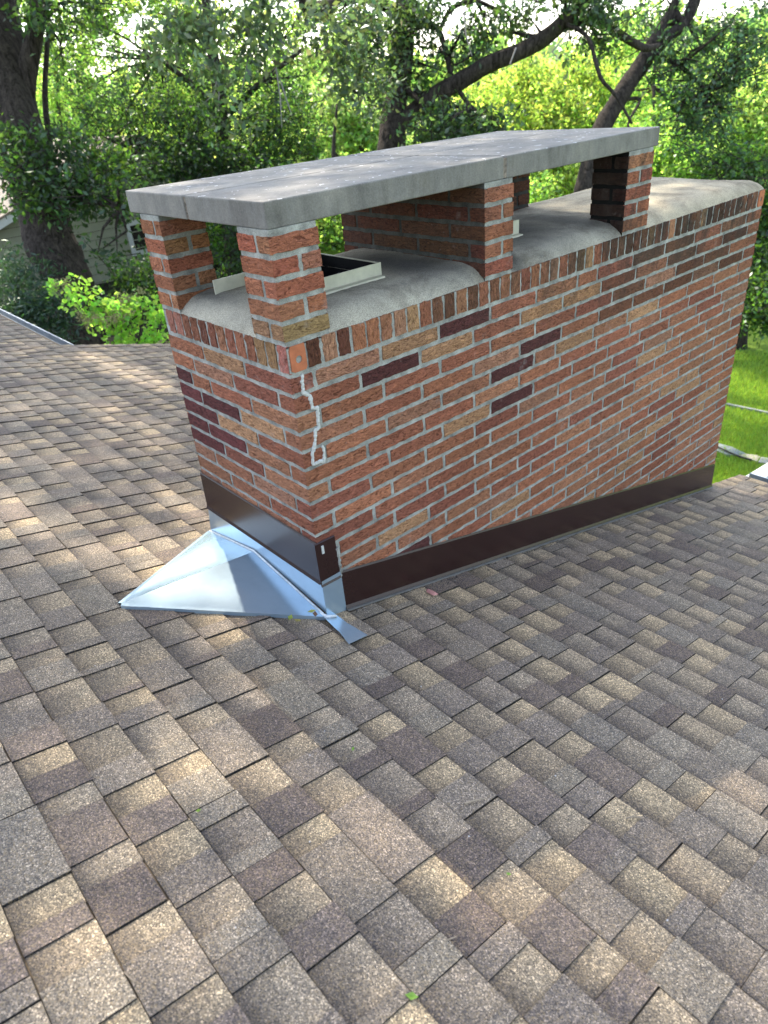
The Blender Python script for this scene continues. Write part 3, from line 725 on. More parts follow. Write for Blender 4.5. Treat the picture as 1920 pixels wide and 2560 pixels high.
# ------------------------------------------------------------------ neighbour house
def neighbour():
    D = 17.0; p0 = at_depth(250, 640, D); XW = p0[0]
    nb = thing('neighbour_house', (XW, p0[1], gz(XW, p0[1])), 'neighbour house with green-grey lap siding behind the big trunk on the left', 'house')
    eave = at_x(0, 541, XW); up = at_x(42, 515, XW); sl = (up[2] - eave[2]) / (up[1] - eave[1]); 
    wb = at_x(232, 731, XW)[2]; zb = wb; ym = eave[1] - 1.2; yp = eave[1] + 3.3; 
    sl = min(max(sl, .25), .6)
    def zrk(y): return eave[2] + sl * (y - eave[1]) if y < yp else eave[2] + sl * (yp - eave[1]) - sl * (y - yp)
    y1 = yp + (yp - ym)
    m = MB(); lap = .19; z = zb
    M_sid = simple('green_grey_siding', (.23, .24, .175), .7, .25, nscale=6, amt=.08, bstr=.1, mulattr=True)
    while z < zrk(yp):
        # course clipped under the rakes
        ya = ym if z < zrk(ym) else eave[1] + (z - eave[2]) / sl; yb = y1 if z < zrk(y1) else 2 * yp - ya
        if yb - ya > .1:
            m.hexa([(XW - .1, ya, z), (XW + .034, ya, z + .012), (XW + .034, yb, z + .012), (XW - .1, yb, z)], [(XW - .1, ya, z + lap), (XW + .004, ya, z + lap), (XW + .004, yb, z + lap), (XW - .1, yb, z + lap)])
            m.box(XW - .09, XW + .006, ya, yb, z + .001, z + .011, (.03, .03, .03))  # dark strip drawn under each lap as its shadow gap
        z += lap
    m.build('siding_wall', M_sid, nb)
    m = MB(); m.box(XW - 8, XW + .004, ym + .1, y1 - .1, zb - 1.5, zb + .002); m.build('foundation', simple('concrete_grey', (.22, .22, .21), .9, .2), nb)
    m = MB(); m.box(XW - 8, XW - .101, ym + .1, y1 - .1, zb + .003, zrk(ym) - .1); m.build('side_walls', M_sid, nb)
    m = MB()
    for a, b in ((ym - .3, yp), (yp, y1 + .3)):
        m.hexa([(XW + .30, a, zrk(a) - .16), (XW + .34, a, zrk(a) - .16), (XW + .34, b, zrk(b) - .16), (XW + .30, b, zrk(b) - .16)], [(XW + .30, a, zrk(a)), (XW + .34, a, zrk(a)), (XW + .34, b, zrk(b)), (XW + .30, b, zrk(b))])
    m.build('rake_fascia', M_white, nb)
    m = MB()
    for a, b in ((ym - .35, yp), (yp, y1 + .35)):
        m.hexa([(XW - 8, a, zrk(a) + .003), (XW + .36, a, zrk(a) + .003), (XW + .36, b, zrk(b) + .003), (XW - 8, b, zrk(b) + .003)], [(XW - 8, a, zrk(a) + .05), (XW + .36, a, zrk(a) + .05), (XW + .36, b, zrk(b) + .05), (XW - 8, b, zrk(b) + .05)], (.20, .17, .14))
    m.build('roof', M_shingle, nb)
    a = at_x(312, 560, XW); b = at_x(329, 641, XW); y0 = (a[1] + b[1]) / 2; zt, zbt = a[2] + .05, b[2]; w = 1.15
    w_ = bpy.data.objects
    m = MB(); f = .11; X0, X1 = XW + .02, XW + .05
    m.box(X0, X1, y0, y0 + f, zbt, zt); m.box(X0, X1, y0 + w, y0 + w + f, zbt, zt); m.box(X0, X1, y0 + f, y0 + w, zbt, zbt + f); m.box(X0, X1, y0 + f, y0 + w, zt - f, zt)
    fr = m.build('window', M_white, nb)
    m = MB(); m.box(XW + .024, XW + .030, y0 + f, y0 + w, zbt + f, zt - f); g, nt, b_ = mat('window_glass'); b_.inputs['Base Color'].default_value = (.015, .018, .018, 1); setb(b_, .08, .6); m.build('pane', g, fr)
    return XW
neighbour()

# white railing past the eave
def railing():
    a = at_depth(1893, 1194, 7.2); d = np.array([.10, 1.0, 0]); d /= np.linalg.norm(d); r = np.array([d[1], -d[0], 0])
    t = thing('deck_railing', (a[0], a[1], -4.6), 'white wooden deck railing with a capped post below the right eave', 'railing')
    def bar(p, q, w, h, nm):
        p, q = np.array(p), np.array(q); m = MB(); up = np.array([0, 0, 1.])
        m.hexa([p - r * w - up * h, p + r * w - up * h, q + r * w - up * h, q - r * w - up * h], [p - r * w + up * h, p + r * w + up * h, q + r * w + up * h, q - r * w + up * h]); return m.build(nm, M_white, t, bevel=.006)
    P = a + d * .95; s0 = a - d * 1.2
    bar(s0, P, .075, .028, 'top_rail'); bar(s0 - (0, 0, .12), P - (0, 0, .12), .03, .045, 'lower_rail'); bar(s0 - (0, 0, .85), P - (0, 0, .85), .03, .045, 'lower_rail')
    k = 0; q = s0.copy()
    while (P - q) @ d > .12:
        q = q + d * .125; m = MB(); m.box(q[0] - .018, q[0] + .018, q[1] - .018, q[1] + .018, q[2] - .81, q[2] - .16); m.build('baluster', M_white, t)
    P = P + r * .06
    m = MB(); m.box(P[0] - .07, P[0] + .07, P[1] - .07, P[1] + .07, -4.6, P[2] + .17); po = m.build('post', M_white, t, bevel=.004)
    m = MB(); z = P[2] + .171; m.add([(P[0] - .10, P[1] - .10, z), (P[0] + .10, P[1] - .10, z), (P[0] + .10, P[1] + .10, z), (P[0] - .10, P[1] + .10, z), (P[0] - .10, P[1] - .10, z + .035), (P[0] + .10, P[1] - .10, z + .035), (P[0] + .10, P[1] + .10, z + .035), (P[0] - .10, P[1] + .10, z + .035), (P[0], P[1], z + .075)],
          [(0, 3, 2, 1), (0, 1, 5, 4), (1, 2, 6, 5), (2, 3, 7, 6), (3, 0, 4, 7), (4, 5, 8), (5, 6, 8), (6, 7, 8), (7, 4, 8)]); m.build('post_cap', M_white, po)
railing()

# ------------------------------------------------------------------ trees
# openings cut through the leaves so sunlight lands in these places (x, y, z, rx, ry, share of leaves missing)
GAPS = [(-4.4, 1.05, -1.35, .85, .20, .96), (-2.7, .40, -1.18, .55, .14, .7), (-1.35, -.60, -.91, .35, .16, .9), (-1.20, .02, -1.08, .25, .12, .9), (-.62, -.28, -1.0, .42, .27, 1.0),
        (-.15, -.42, -.97, .16, .12, .9), (.97, -1.03, -.81, .20, .08, .75), (.75, -1.2, -.78, .30, .10, .7), (1.1, -.48, -.95, .28, .06, .7), (1.48, .42, -1.19, .16, .08, .8), (.2, -.72, -.9, .14, .10, .5),
        (-.12, .20, .413, .08, .10, .6), (-.44, .75, .413, .06, .40, .7), (-.7, 1.5, .413, .10, .35, .6), (-.25, 1.75, .413, .06, .25, .5), (-.18, 2.35, .06, .15, .16, .95), (-.3, 2.85, .06, .35, .12, .8)]
for (px, py, rx, ry, pr) in ((1850, 945, 1.7, .80, .98), (1900, 965, 1.8, .6, .98), (1835, 1030, .45, .16, .9), (1895, 1035, .5, .22, .9), (1805, 1125, .5, .10, .9), (1850, 1140, .4, .08, .8), (1890, 872, .9, .12, .8), (1860, 1080, .3, .1, .5), (1880, 1138, .35, .12, .9)):
    g_ = at_z(px, py, -4.6); GAPS.append((g_[0], g_[1], -4.6, rx, ry, pr))
def shade_keep(P):
    keep = np.ones(len(P), bool); u = rng.random(len(P))
    for (x, y, z, rx, ry, pr) in GAPS:
        t = (P[:, 2] - z) / S[2]; hx = P[:, 0] - t * S[0]; hy = P[:, 1] - t * S[1]
        d = ((hx - x) / rx) ** 2 + ((hy - y) / ry) ** 2
        keep &= ~((d < 1.25) & (u < pr) & (t > 3))
    return keep
def leaves(name, blobs, size, material, parent, cull=False, droop=.3, clump=.22, per=22, tint=(1, 1, 1), var=.35, aspect=.5, sprigs=None):
    """blobs: (centre, (rx,ry,rz), count). Leaves gather in small sprays scattered through each blob."""
    Ps = []; AX = []
    for c, r, n in blobs:
        k = max(2, int(n / per)); d = rng.normal(size=(k, 3)); d /= np.linalg.norm(d, axis=1)[:, None]
        rr = rng.random(k) ** .42; ce = np.array(c) + d * rr[:, None] * np.array(r)
        idx = rng.integers(0, k, n); ax = rng.normal(size=(k, 3)); ax[:, 2] = ax[:, 2] * .6 - .25; ax /= np.linalg.norm(ax, axis=1)[:, None]
        if sprigs is not None: sprigs += [(ce[i], ax[i]) for i in range(k)]
        AX.append(ax[idx])
        al = rng.uniform(-1, 1, n)[:, None] * ax[idx] * clump * 1.3
        Ps.append(ce[idx] + al + rng.normal(size=(n, 3)) * clump * .42)
    P = np.concatenate(Ps)
    kp_ = shade_keep(P); P = P[kp_]; AXv = np.concatenate(AX)[kp_]
    n = len(P); s = size * rng.uniform(.6, 1.3, n)
    a = rng.normal(size=(n, 3)) + AXv * .7; a[:, 2] -= droop; a /= np.linalg.norm(a, axis=1)[:, None]
    b = rng.normal(size=(n, 3)); b -= a * (a * b).sum(1)[:, None]; b /= np.linalg.norm(b, axis=1)[:, None]; nn = np.cross(a, b)
    V = np.empty((n, 4, 3)); w = s * aspect
    V[:, 0] = P; V[:, 1] = P + a * (s * .5)[:, None] + b * (w * .5)[:, None] + nn * (s * .10)[:, None]; V[:, 2] = P + a * s[:, None]; V[:, 3] = P + a * (s * .5)[:, None] - b * (w * .5)[:, None] + nn * (s * .10)[:, None]
    g = np.exp(rng.normal(0, var, n))[:, None]; C = g * np.array(tint)[None] * (1 + rng.normal(0, .10, (n, 3)))
    C = np.clip(C, .1, 3)
    return np_mesh(name, V.reshape(-1, 3), np.repeat(C, 4, 0), 4, material, parent)
def B(px, py, D, rx, ry, n, rz=None):
    c = at_depth(px, py, D); k = D / FPX; a, b = rx * k, ry * k; d = (rz if rz else (a + b) * .5)
    return (c, (max(a, d) if False else (a + d) / 2 + .15, (a + d) / 2 + .15, b), n)
def limb_pts(pts):
    out = [at_depth(*p[:3]) for p in pts]; rs = [p[3] * p[2] / FPX for p in pts]; P = []; R_ = []
    for i in range(len(out) - 1):
        p0, p1, p2, p3 = out[max(i - 1, 0)], out[i], out[i + 1], out[min(i + 2, len(out) - 1)]
        for t in (0, .25, .5, .75):
            P.append(.5 * ((2 * p1) + (p2 - p0) * t + (2 * p0 - 5 * p1 + 4 * p2 - p3) * t * t + (-p0 + 3 * p1 - 3 * p2 + p3) * t ** 3)); R_.append(rs[i] + (rs[i + 1] - rs[i]) * t)
    P.append(out[-1]); R_.append(rs[-1]); return P, R_
def to_ground(p, r, D, flare=1.7):
    """carry a trunk from its lowest seen point down to the ground"""
    q = at_depth(*p[:2], D); g = gz(q[0], q[1]); n = 5
    return [np.array([q[0], q[1], q[2] + (g - .3 - q[2]) * i / n]) for i in range(n, 0, -1)], [r * (1 + (flare - 1) * (i / n) ** 2) for i in range(n, 0, -1)]
def tree(name, label, limbs, blobs, lsize, lmat, trunk_to=True, cat='tree', group=None, cull=False, mat_b=None, **kw):
    base = at_depth(*limbs[0][0][:3]); t = thing(name, (base[0], base[1], gz(base[0], base[1])), label, cat, group)
    m = MB()
    for i, l in enumerate(limbs):
        P, R_ = limb_pts(l)
        if i == 0 and trunk_to:
            gp, gr = to_ground(l[0], R_[0], l[0][2]); P = gp + P; R_ = gr + R_
        m.tube(P, R_, 14 if i == 0 else 8, wob=.07)
    # twigs run into the foliage
    for c, r, n in blobs[:40]:
        best = min((p for l in limbs for p in [at_depth(*q[:3]) for q in l]), key=lambda p: np.linalg.norm(p - np.array(c)))
        if np.linalg.norm(best - np.array(c)) > 2.6: continue
        for _ in range(3):
            e = np.array(c) + rng.normal(size=3) * np.array(r) * .45; mid = (best + e) / 2 + rng.normal(size=3) * .15
            m.tube([best, mid, e], [.035, .022, .006], 5)
    m.build('trunk', mat_b or M_bark, t, smooth=True)
    sp_ = []; leaves('crown', blobs, lsize, lmat, t, cull=cull, sprigs=sp_, **kw)
    cl = kw.get('clump', .22); m = MB()
    for c, a in sp_:
        m.tube([c - a * cl * 1.5, c + rng.normal(size=3) * cl * .15, c + a * cl * 1.5], [.011, .008, .003], 3, cap=False)
    tag(m.build('twigs', M_bark, t), None, None, kind='stuff'); return t

# 1 big trunk at the left edge
canopy = []
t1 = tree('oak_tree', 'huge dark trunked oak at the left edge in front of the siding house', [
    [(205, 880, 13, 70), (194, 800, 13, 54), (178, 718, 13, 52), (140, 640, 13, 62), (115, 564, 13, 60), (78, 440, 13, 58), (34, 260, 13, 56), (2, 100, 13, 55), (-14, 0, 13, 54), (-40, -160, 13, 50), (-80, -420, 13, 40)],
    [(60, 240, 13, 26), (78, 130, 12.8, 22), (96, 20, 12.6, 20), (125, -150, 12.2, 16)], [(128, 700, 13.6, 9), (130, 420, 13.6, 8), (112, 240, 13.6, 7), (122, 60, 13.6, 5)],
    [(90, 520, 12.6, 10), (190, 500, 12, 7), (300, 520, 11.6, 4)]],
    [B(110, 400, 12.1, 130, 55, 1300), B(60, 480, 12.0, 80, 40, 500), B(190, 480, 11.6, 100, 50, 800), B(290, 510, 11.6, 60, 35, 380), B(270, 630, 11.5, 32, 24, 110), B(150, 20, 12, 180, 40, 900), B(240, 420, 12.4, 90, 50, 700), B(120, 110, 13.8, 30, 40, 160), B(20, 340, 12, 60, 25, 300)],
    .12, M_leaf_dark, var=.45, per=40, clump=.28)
# unseen crown added along the sun rays, arching over the roof to shade it
Q = np.stack([rng.uniform(-8.5, 3.4, 2600), rng.uniform(-4.2, 4.6, 2600), np.full(2600, -.9)], 1); tt = rng.uniform(8.5, 14.0, 2600)
CP = Q + S[None] * tt[:, None]
leaves('shade_crown', [(p, (.45, .45, .35), 20) for p in CP], .17, M_leaf_dark, t1, cull=True, per=20, clump=.3)
# a second unseen crown, added on the middle oak, shades the lawn beyond the chimney
m = MB()
h0 = at_depth(-60, -420, 13)
for i in range(9):
    e = CP[rng.integers(0, len(CP))]; mid = (h0 + e) / 2 + rng.normal(size=3) * .5; m.tube([h0, (h0 + mid) / 2 + rng.normal(size=3) * .2, mid, e], [.16, .12, .08, .02], 7)
m.build('high_limbs', M_bark, t1, smooth=True)

# 2 understorey tree, mass left of the middle
tree('maple_tree', 'dense dark green tree filling the space between the left trunk and the cap', [
    [(575, 560, 16, 22), (565, 420, 16, 20), (556, 300, 16, 18), (540, 190, 16, 15), (520, 40, 16, 12), (505, -120, 16, 9)],
    [(560, 330, 16, 10), (500, 230, 15.8, 8), (400, 150, 15.6, 5)], [(556, 300, 16, 9), (660, 200, 15.8, 7), (760, 120, 15.6, 4)], [(565, 420, 16, 8), (450, 380, 15.7, 6), (330, 370, 15.5, 3)]],
    [B(210, 200, 15.5, 90, 110, 800), B(340, 130, 15.8, 110, 80, 800), B(330, 300, 15.2, 110, 80, 1300), B(470, 290, 15.2, 110, 80, 1400), B(600, 330, 15.2, 110, 90, 2000), B(705, 340, 15.5, 70, 90, 1600), B(450, 400, 14.8, 120, 50, 1900), B(600, 430, 15, 110, 40, 1900), B(350, 430, 14.5, 110, 45, 1500), B(560, 180, 16, 120, 80, 1100), B(690, 230, 16, 90, 80, 1100), B(230, 60, 16, 120, 50, 500), B(420, 20, 16.5, 150, 60, 900), B(600, 640, 15.5, 60, 90, 1500), B(700, 560, 16, 100, 80, 1300), B(230, 330, 15, 70, 80, 700), B(450, 180, 15.6, 80, 70, 700)],
    .105, M_leaf_dark, var=.5, per=60, clump=.34)
# 3 oak in the middle with the long limb
t3 = tree('oak_tree', 'oak with a straight trunk behind the cap and a long limb rising to the right', [
    [(975, 400, 13, 40), (980, 330, 13, 33), (992, 240, 13, 30), (1003, 150, 13, 28), (1012, 60, 13, 27), (1020, -60, 13, 25), (1030, -220, 13, 21)],
    [(985, 318, 13, 24), (1030, 285, 12.9, 22), (1085, 240, 12.7, 21), (1150, 205, 12.5, 20), (1220, 160, 12.3, 20), (1300, 130, 12.1, 19), (1360, 95, 12, 19), (1420, 45, 11.8, 17), (1475, -10, 11.6, 14), (1540, -80, 11.4, 11)],
    [(1350, 100, 12, 13), (1410, 68, 12.2, 11), (1470, 50, 12.4, 10), (1500, 48, 12.5, 10), (1550, 85, 12.6, 10), (1610, 120, 12.7, 9), (1650, 112, 12.8, 5)],
    [(1130, 205, 12.6, 8), (1118, 145, 12.6, 7), (1098, 80, 12.6, 7), (1070, 62, 12.7, 5), (1020, 50, 12.8, 5)],
    [(1098, 80, 12.6, 5), (1130, 20, 12.5, 6), (1190, 0, 12.4, 6)], [(1150, 230, 12.5, 6), (1180, 270, 12.3, 5), (1230, 310, 12.2, 4), (1235, 335, 12.2, 3)],
    [(995, 215, 12.9, 9), (1030, 235, 12.7, 7), (1065, 270, 12.5, 5)], [(1420, 62, 11.7, 6), (1470, 95, 11.5, 5), (1500, 190, 11.4, 5), (1540, 240, 11.3, 4), (1580, 310, 11.3, 3)],
    [(1010, 40, 13, 15), (900, -10, 12.2, 14), (800, 25, 11.4, 20), (770, 10, 11, 22), (760, -60, 10.6, 22)]],
    [B(1020, 70, 12.4, 90, 50, 700), B(950, 170, 12.3, 40, 60, 550), B(1040, 20, 12.2, 120, 35, 800), B(1120, 150, 12.8, 50, 30, 200), B(1240, 50, 12.3, 70, 35, 420), B(1300, 50, 12.4, 70, 30, 380), B(1130, 295, 12, 60, 18, 300), B(1110, 320, 12.0, 90, 28, 1000), B(1200, 320, 12.3, 80, 25, 900), B(1490, 30, 12, 70, 45, 700), B(1500, 100, 12.4, 50, 30, 350), B(1035, 240, 12.9, 30, 20, 120), B(1420, 0, 11.6, 80, 30, 600), B(1050, 180, 12.9, 40, 30, 180), B(920, 90, 12, 50, 80, 700), B(1190, 100, 12.5, 60, 50, 450)],
    .11, M_leaf_oak, var=.45, per=36, clump=.27)
leaves('drooping_spray', [B(560, 50, 9.3, 130, 45, 420), B(700, 40, 9.5, 110, 40, 360), B(640, 130, 9.2, 60, 40, 170), B(540, 175, 8.8, 45, 40, 170), B(460, 90, 9.2, 90, 45, 240), B(840, 90, 10, 60, 60, 330), B(900, 30, 10.3, 90, 50, 400), B(860, 190, 10.5, 40, 70, 330), B(930, 230, 10.8, 35, 70, 330), B(590, 300, 9.4, 30, 25, 60), B(380, 130, 9.8, 60, 40, 140)], .13, M_spray, t3, tint=(1, 1, 1), clump=.22, per=14, var=.4, aspect=.45)
M_gtwig = simple('grey_twig', (.22, .20, .18), .9, .2)
for (a, b, c) in [((545, 190), (535, 235), (505, 262)), ((545, 200), (548, 240), (545, 262)), ((690, 170), (700, 240), (705, 320)), ((700, 200), (720, 260), (730, 290)), ((625, 120), (612, 190), (602, 235)), ((1290, 120), (1275, 160), (1290, 165)), ((1420, 80), (1380, 130), (1400, 150)), ((1160, 30), (1165, 90), (1180, 140))]:
    m = MB(); m.tube([at_depth(*a, 9.4), at_depth(*b, 9.35), at_depth(*c, 9.3)], [.012, .009, .004], 5); m.build('bare_twig', M_gtwig, t3)
Q = np.stack([rng.uniform(-8, 2.5, 1100), rng.uniform(8.3, 16.5, 1100), np.full(1100, -4.6)], 1); tt = rng.uniform(12.5, 16.5, 1100)
leaves('shade_crown', [(p, (.5, .5, .35), 20) for p in Q + S[None] * tt[:, None]], .17, M_leaf_oak, t3, per=20, clump=.3)  # unseen leaves added along the sun rays to shade the lawn
# 4 leaning tree at the right
tree('locust_tree', 'tree with a thick bare trunk leaning right behind the far pier', [
    [(1462, 480, 15, 26), (1478, 400, 15, 25), (1510, 312, 15, 23), (1535, 265, 15, 22), (1575, 205, 15, 21), (1610, 150, 15, 21), (1640, 95, 15, 14), (1665, 50, 15, 11), (1695, -10, 15, 10), (1730, -90, 15, 9)],
    [(1618, 140, 15, 16), (1680, 85, 15, 15), (1712, 55, 15, 14), (1740, -10, 15, 15), (1760, -90, 15, 13)], [(1505, 320, 15, 10), (1470, 345, 15, 9), (1420, 380, 15, 7)], [(1680, 60, 15, 8), (1690, 30, 15, 7), (1700, 52, 14.9, 8)],
    [(1640, 140, 15, 7), (1700, 165, 14.7, 6), (1770, 230, 14.4, 4)], [(1560, 250, 15, 5), (1600, 250, 14.8, 4), (1570, 310, 14.6, 3), (1590, 350, 14.5, 2)]],
    [B(1700, 130, 14.6, 70, 45, 544), B(1660, 190, 14.8, 50, 40, 306), B(1730, 230, 14.6, 70, 80, 884), B(1760, 320, 14.8, 60, 90, 1020), B(1810, 220, 14.8, 60, 80, 612), B(1790, 130, 15, 70, 60, 476), B(1660, 60, 15.4, 60, 50, 340), B(1850, 60, 14, 90, 60, 884), B(1900, 150, 14, 60, 60, 544), B(1700, 290, 15, 50, 50, 340)],
    .105, M_leaf_blue, var=.5, tint=(1.4, 1.4, 1.1))
# 5.. sunlit trees farther back
def far_tree(name, label, px, base_py, D, r, blobs, lm, ls, **kw):
    tree(name, label, [[(px, base_py, D, r), (px + 4, base_py - 120, D, r * .8), (px - 6, base_py - 260, D, r * .5), (px + 3, base_py - 380, D, r * .25)]], blobs, ls, lm, cat='tree', group='sunlit trees behind the oaks', **{**dict(per=55, clump=.36, var=.45), **kw})
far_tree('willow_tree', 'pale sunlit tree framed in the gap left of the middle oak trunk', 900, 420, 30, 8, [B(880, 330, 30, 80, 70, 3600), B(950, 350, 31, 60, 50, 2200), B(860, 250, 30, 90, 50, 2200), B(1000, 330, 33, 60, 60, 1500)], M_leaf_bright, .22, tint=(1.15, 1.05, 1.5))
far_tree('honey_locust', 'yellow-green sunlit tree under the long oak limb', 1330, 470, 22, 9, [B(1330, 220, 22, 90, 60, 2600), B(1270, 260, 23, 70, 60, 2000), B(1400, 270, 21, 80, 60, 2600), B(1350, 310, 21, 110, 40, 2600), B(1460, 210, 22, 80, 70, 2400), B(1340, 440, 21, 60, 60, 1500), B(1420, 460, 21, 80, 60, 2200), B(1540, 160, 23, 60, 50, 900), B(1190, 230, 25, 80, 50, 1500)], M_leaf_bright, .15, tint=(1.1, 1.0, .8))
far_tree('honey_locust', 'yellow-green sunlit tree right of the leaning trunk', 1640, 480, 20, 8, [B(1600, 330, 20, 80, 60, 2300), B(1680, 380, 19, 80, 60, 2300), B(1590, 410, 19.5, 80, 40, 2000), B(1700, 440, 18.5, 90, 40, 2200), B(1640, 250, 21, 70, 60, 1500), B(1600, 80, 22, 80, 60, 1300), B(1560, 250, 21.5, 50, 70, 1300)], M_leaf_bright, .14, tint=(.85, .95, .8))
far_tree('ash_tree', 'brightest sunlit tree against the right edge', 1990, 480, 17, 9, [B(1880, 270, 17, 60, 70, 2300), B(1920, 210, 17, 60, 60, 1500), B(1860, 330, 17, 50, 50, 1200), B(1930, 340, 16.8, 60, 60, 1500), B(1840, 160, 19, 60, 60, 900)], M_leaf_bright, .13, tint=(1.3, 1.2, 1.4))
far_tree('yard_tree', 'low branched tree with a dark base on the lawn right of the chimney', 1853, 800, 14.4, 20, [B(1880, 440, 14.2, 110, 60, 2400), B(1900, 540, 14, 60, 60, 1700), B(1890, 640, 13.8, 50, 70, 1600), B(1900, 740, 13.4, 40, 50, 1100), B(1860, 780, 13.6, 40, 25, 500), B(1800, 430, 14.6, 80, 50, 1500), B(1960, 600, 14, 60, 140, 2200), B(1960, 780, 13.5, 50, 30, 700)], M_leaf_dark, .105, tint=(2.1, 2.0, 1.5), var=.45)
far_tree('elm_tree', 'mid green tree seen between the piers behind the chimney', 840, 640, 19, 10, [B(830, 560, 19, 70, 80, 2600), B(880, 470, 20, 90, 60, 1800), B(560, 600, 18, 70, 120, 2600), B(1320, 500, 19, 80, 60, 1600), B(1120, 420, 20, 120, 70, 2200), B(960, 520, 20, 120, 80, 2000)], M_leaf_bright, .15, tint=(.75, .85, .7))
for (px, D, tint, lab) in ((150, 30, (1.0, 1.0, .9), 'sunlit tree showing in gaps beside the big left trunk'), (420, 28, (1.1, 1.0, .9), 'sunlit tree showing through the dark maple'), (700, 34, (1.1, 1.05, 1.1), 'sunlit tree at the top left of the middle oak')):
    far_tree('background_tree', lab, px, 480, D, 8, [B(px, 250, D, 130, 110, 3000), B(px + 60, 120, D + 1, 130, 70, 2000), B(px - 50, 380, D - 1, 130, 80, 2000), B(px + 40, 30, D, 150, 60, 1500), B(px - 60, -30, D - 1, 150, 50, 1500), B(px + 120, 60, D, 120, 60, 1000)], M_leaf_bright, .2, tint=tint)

# the wooded horizon
def woodland():
    blobs = []
    for a in np.arange(95, 185, 1.6):
        for row in range(2):
            R_ = 48 + 14 * row + rng.uniform(-4, 4); c = CAM + np.array([math.cos(rad(a)) * R_, math.sin(rad(a)) * R_, 0]); h = rng.uniform(3.6, 5.6) + 1.6 * row
            g = gz(c[0], c[1])
            for k in range(3): blobs.append(((c[0] + rng.normal() * 1.0, c[1] + rng.normal(), g + h * (.18 + .30 * k)), (1.9, 1.9, h * .2), 260))
    o = leaves('woodland', blobs, .55, M_leaf_bright, None, tint=(.8, .85, .9), clump=.6, per=12, var=.3, aspect=.7)
    tag(o, 'distant leafy woodland closing the view behind all the trees', 'woodland', kind='stuff')
woodland()

# shrubs on the left below the rake
def shrub(label, stems, blobs, size, lm, plumes=(), **kw):
    b0 = at_depth(*stems[0][0][:3]); t = thing('shrub', (b0[0], b0[1], gz(b0[0], b0[1])), label, 'shrub')
    m = MB()
    for s in stems:
        P, R_ = limb_pts(s); m.tube(P, R_, 6)
    base = at_depth(*stems[0][0][:3]); m.tube([(base[0], base[1], gz(base[0], base[1]) - .1), base], [.03, .02], 6)
    m.build('stems', M_bark, t); leaves('leaves', blobs, size, lm, t, **kw)
    if plumes: leaves('plumes', plumes, .045, simple('seed_plume', (.30, .27, .13), .9, .1), t, clump=.07, per=60, aspect=.35, var=.2)
    return t
shrub('lime green shrub with round leaves and pale plumes past the left roof edge', [
    [(330, 960, 9.6, 5), (300, 860, 9.5, 4), (270, 800, 9.4, 3.5), (230, 750, 9.3, 3), (170, 705, 9.2, 2)], [(330, 960, 9.6, 4), (345, 860, 9.5, 3), (360, 770, 9.4, 2)], [(300, 860, 9.5, 3), (330, 800, 9.4, 2), (385, 770, 9.4, 1.5)]],
    [B(170, 720, 9.2, 28, 14, 60, .1), B(150, 735, 9.2, 14, 12, 30, .1), B(205, 745, 9.3, 30, 18, 90, .15), B(240, 770, 9.3, 26, 18, 80, .15), B(290, 775, 9.4, 50, 28, 260, .3), B(345, 760, 9.5, 36, 26, 170, .3), B(385, 780, 9.6, 34, 30, 170, .3), B(270, 800, 9.4, 40, 20, 150, .25), B(330, 820, 9.5, 40, 22, 160, .3), B(330, 850, 9.5, 40, 14, 130, .3), B(390, 850, 9.6, 40, 20, 170, .3)],
    .075, M_leaf_bright, plumes=[B(260, 790, 9.2, 50, 14, 500, .15), B(330, 745, 9.4, 40, 14, 350, .15), B(230, 790, 9.2, 24, 14, 250, .1), B(395, 850, 9.5, 40, 12, 350, .15), B(180, 705, 9.2, 14, 10, 120, .1), B(300, 760, 9.3, 20, 10, 180, .1)], tint=(1.05, 1.25, .8), clump=.10, per=10, aspect=.85, var=.2, droop=0)
shrub('dark shrub against the siding below the neighbour window', [[(370, 800, 13, 5), (360, 720, 13, 4), (350, 660, 13, 2)]], [B(350, 700, 13, 40, 50, 900), B(400, 730, 13, 60, 60, 1200), B(330, 750, 13, 30, 30, 300)], .10, M_leaf_dark)
shrub('dark blue-green shrub low at the left edge beside the big trunk', [[(60, 900, 12.3, 6), (50, 800, 12.2, 4), (40, 700, 12, 3)]], [B(30, 700, 11.8, 80, 60, 1300), B(90, 780, 11.6, 70, 60, 1300), B(30, 800, 11.5, 90, 50, 1300), B(110, 850, 11.4, 80, 40, 1000)], .12, M_leaf_blue, tint=(.7, .75, .8), aspect=.25)

# ------------------------------------------------------------------ small things on the roof
def on_roof(px, py, up=.012):
    n = np.array([0, RS, 1.]); d = ray(px, py); t = (R0 + up - n @ CAM) / (n @ d); return CAM + d * t
M_twig = simple('twig_bark', (.30, .24, .17), .9, .2, nscale=50)
def twig(pts, r, label, forks=()):
    m = MB(); P = [on_roof(*p, up=.016) for p in pts]; m.tube(P, [r * (1 - .5 * i / len(P)) for i in range(len(P))], 6)
    for f in forks: m.tube([on_roof(*p, up=.018) for p in f], [r * .7, r * .4], 5)
    tag(m.build('twig', M_twig), label, 'twig', 'twigs on the shingles')
twig([(1162, 2008), (1180, 2003), (1200, 1998), (1220, 1996)], .0028, 'straight brown twig on the shingles below the middle of the chimney base')
twig([(1565, 2046), (1580, 2042), (1608, 2043)], .0024, 'forked grey twig on the shingles at the right', [((1578, 2043), (1590, 2034)), ((1580, 2042), (1572, 2052))])
twig([(1452, 2346), (1468, 2352), (1478, 2362), (1487, 2376)], .0024, 'bent pale twig on the shingles near the bottom right')
twig([(310, 2430), (322, 2442), (334, 2452), (333, 2462)], .0014, 'thin curled tan twig on the shingles near the bottom left')
twig([(367, 2365), (385, 2361), (400, 2370)], .0013, 'tiny curled tan stem on the reddish shingle at the lower left')
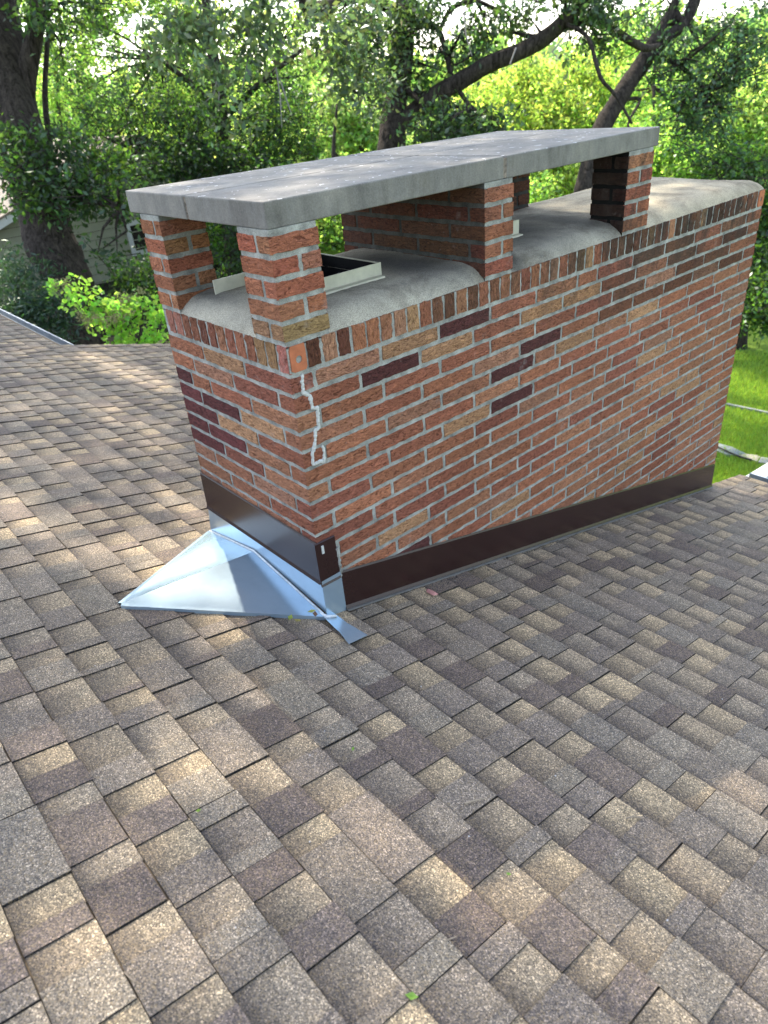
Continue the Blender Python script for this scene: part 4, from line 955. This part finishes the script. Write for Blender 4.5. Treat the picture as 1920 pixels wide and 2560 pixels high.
twig([(300, 1476), (325, 1480), (352, 1484), (345, 1478)], .0016, 'dead grass stem lying at the tip of the cricket')
twig([(195, 1240), (213, 1244), (222, 1252)], .0028, 'small curved grey twig on the roof left of the chimney')
twig([(1112, 2353), (1125, 2347), (1140, 2342)], .0016, 'yellow stem bit on the shingles at the bottom centre')
def leaf_bit(px, py, ang, s, c, label, up=.014):
    m = MB(); p = on_roof(px, py, up); d = np.array([math.cos(ang), math.sin(ang), -RS * math.sin(ang)]); e = np.array([-d[1], d[0], 0]); e[2] = -RS * e[1]
    m.add([p, p + d * s * .5 + e * s * .28 + (0, 0, .004), p + d * s + (0, 0, .006), p + d * s * .5 - e * s * .28 + (0, 0, .001), p + d * s * .5 + (0, 0, -.002)], [(0, 4, 1), (4, 2, 1), (0, 3, 4), (4, 3, 2)], c)
    tag(m.build('fallen_leaf', M_debris), label, 'leaf', 'leaf scraps on the roof')
M_debris = simple('leaf_scrap', (1, 1, 1), .8, .2, useattr=True)
leaf_bit(1012, 2486, .6, .028, (.20, .34, .06), 'fresh green leaf scrap at the bottom edge of the roof')
leaf_bit(880, 1877, 2.0, .014, (.20, .34, .06), 'tiny green leaf scrap on the shingles under the chimney corner')
leaf_bit(488, 2028, 1.0, .016, (.30, .42, .08), 'small light green leaf scrap at the lower left of the roof')
leaf_bit(1265, 2182, .2, .014, (.22, .36, .08), 'tiny green leaf scrap on the lower right shingles')
for (px, py, a, c, l) in ((735, 1548, .3, (.24, .20, .06), 'yellow-brown dead leaf against the cricket base'), (768, 1530, 1.2, (.30, .30, .08), 'yellow-green dead leaf at the cricket corner, nearest the flashing'), (788, 1542, 2.5, (.14, .08, .05), 'dark brown dead leaf at the cricket corner'), (722, 1550, 2.2, (.20, .24, .05), 'olive leaf scrap on the cricket lower hem')):
    leaf_bit(px, py, a, .035, c, l, .042)
m = MB(); p = on_roof(1080, 1481, .016); 
m.add([p + (-.035, 0, .0), p + (.0, .012, 0), p + (.03, .01, 0), p + (.02, -.012, 0), p + (-.02, -.014, 0), p + (-.02, .0, .009), p + (.015, .002, .008)], [(0, 4, 5), (4, 3, 6, 5), (3, 2, 6), (2, 1, 5, 6), (1, 0, 5)])
tag(m.build('brick_chip', simple('brick_chip', (.50, .24, .20), .9, .2)), 'pink brick chip lying by the long flashing', 'chip')
def litter():
    n = 420; V = []; C = []
    for i in range(n):
        if i < 230:
            y = random.uniform(.1, 3.2); x = .026 + abs(random.gauss(0, .018)); s = random.uniform(.003, .010); c = random.choice([(.05, .04, .03), (.10, .08, .05), (.22, .20, .17), (.03, .03, .03)])
        else:
            x = random.uniform(-3, 1.8); y = random.uniform(-1.3, 2.6); s = random.uniform(.0016, .0042); c = random.choice([(.55, .55, .55), (.45, .46, .48), (.6, .58, .55)])
            if -.95 < x < .05 and y > -.65: continue
        p = np.array([x, y, zr(y) + .012]); q = [p + np.array([random.uniform(-s, s), random.uniform(-s, s), random.uniform(0, s * .6)]) for _ in range(4)]
        V += [tuple(q[0]), tuple(q[1]), tuple(q[2]), tuple(q[0]), tuple(q[2]), tuple(q[3])]; C += [c] * 6
    o = np_mesh('debris', np.array(V), np.array(C), 3, M_debris); tag(o, 'pale specks and dark crumbs scattered over the shingles', 'debris', kind='stuff')
litter()
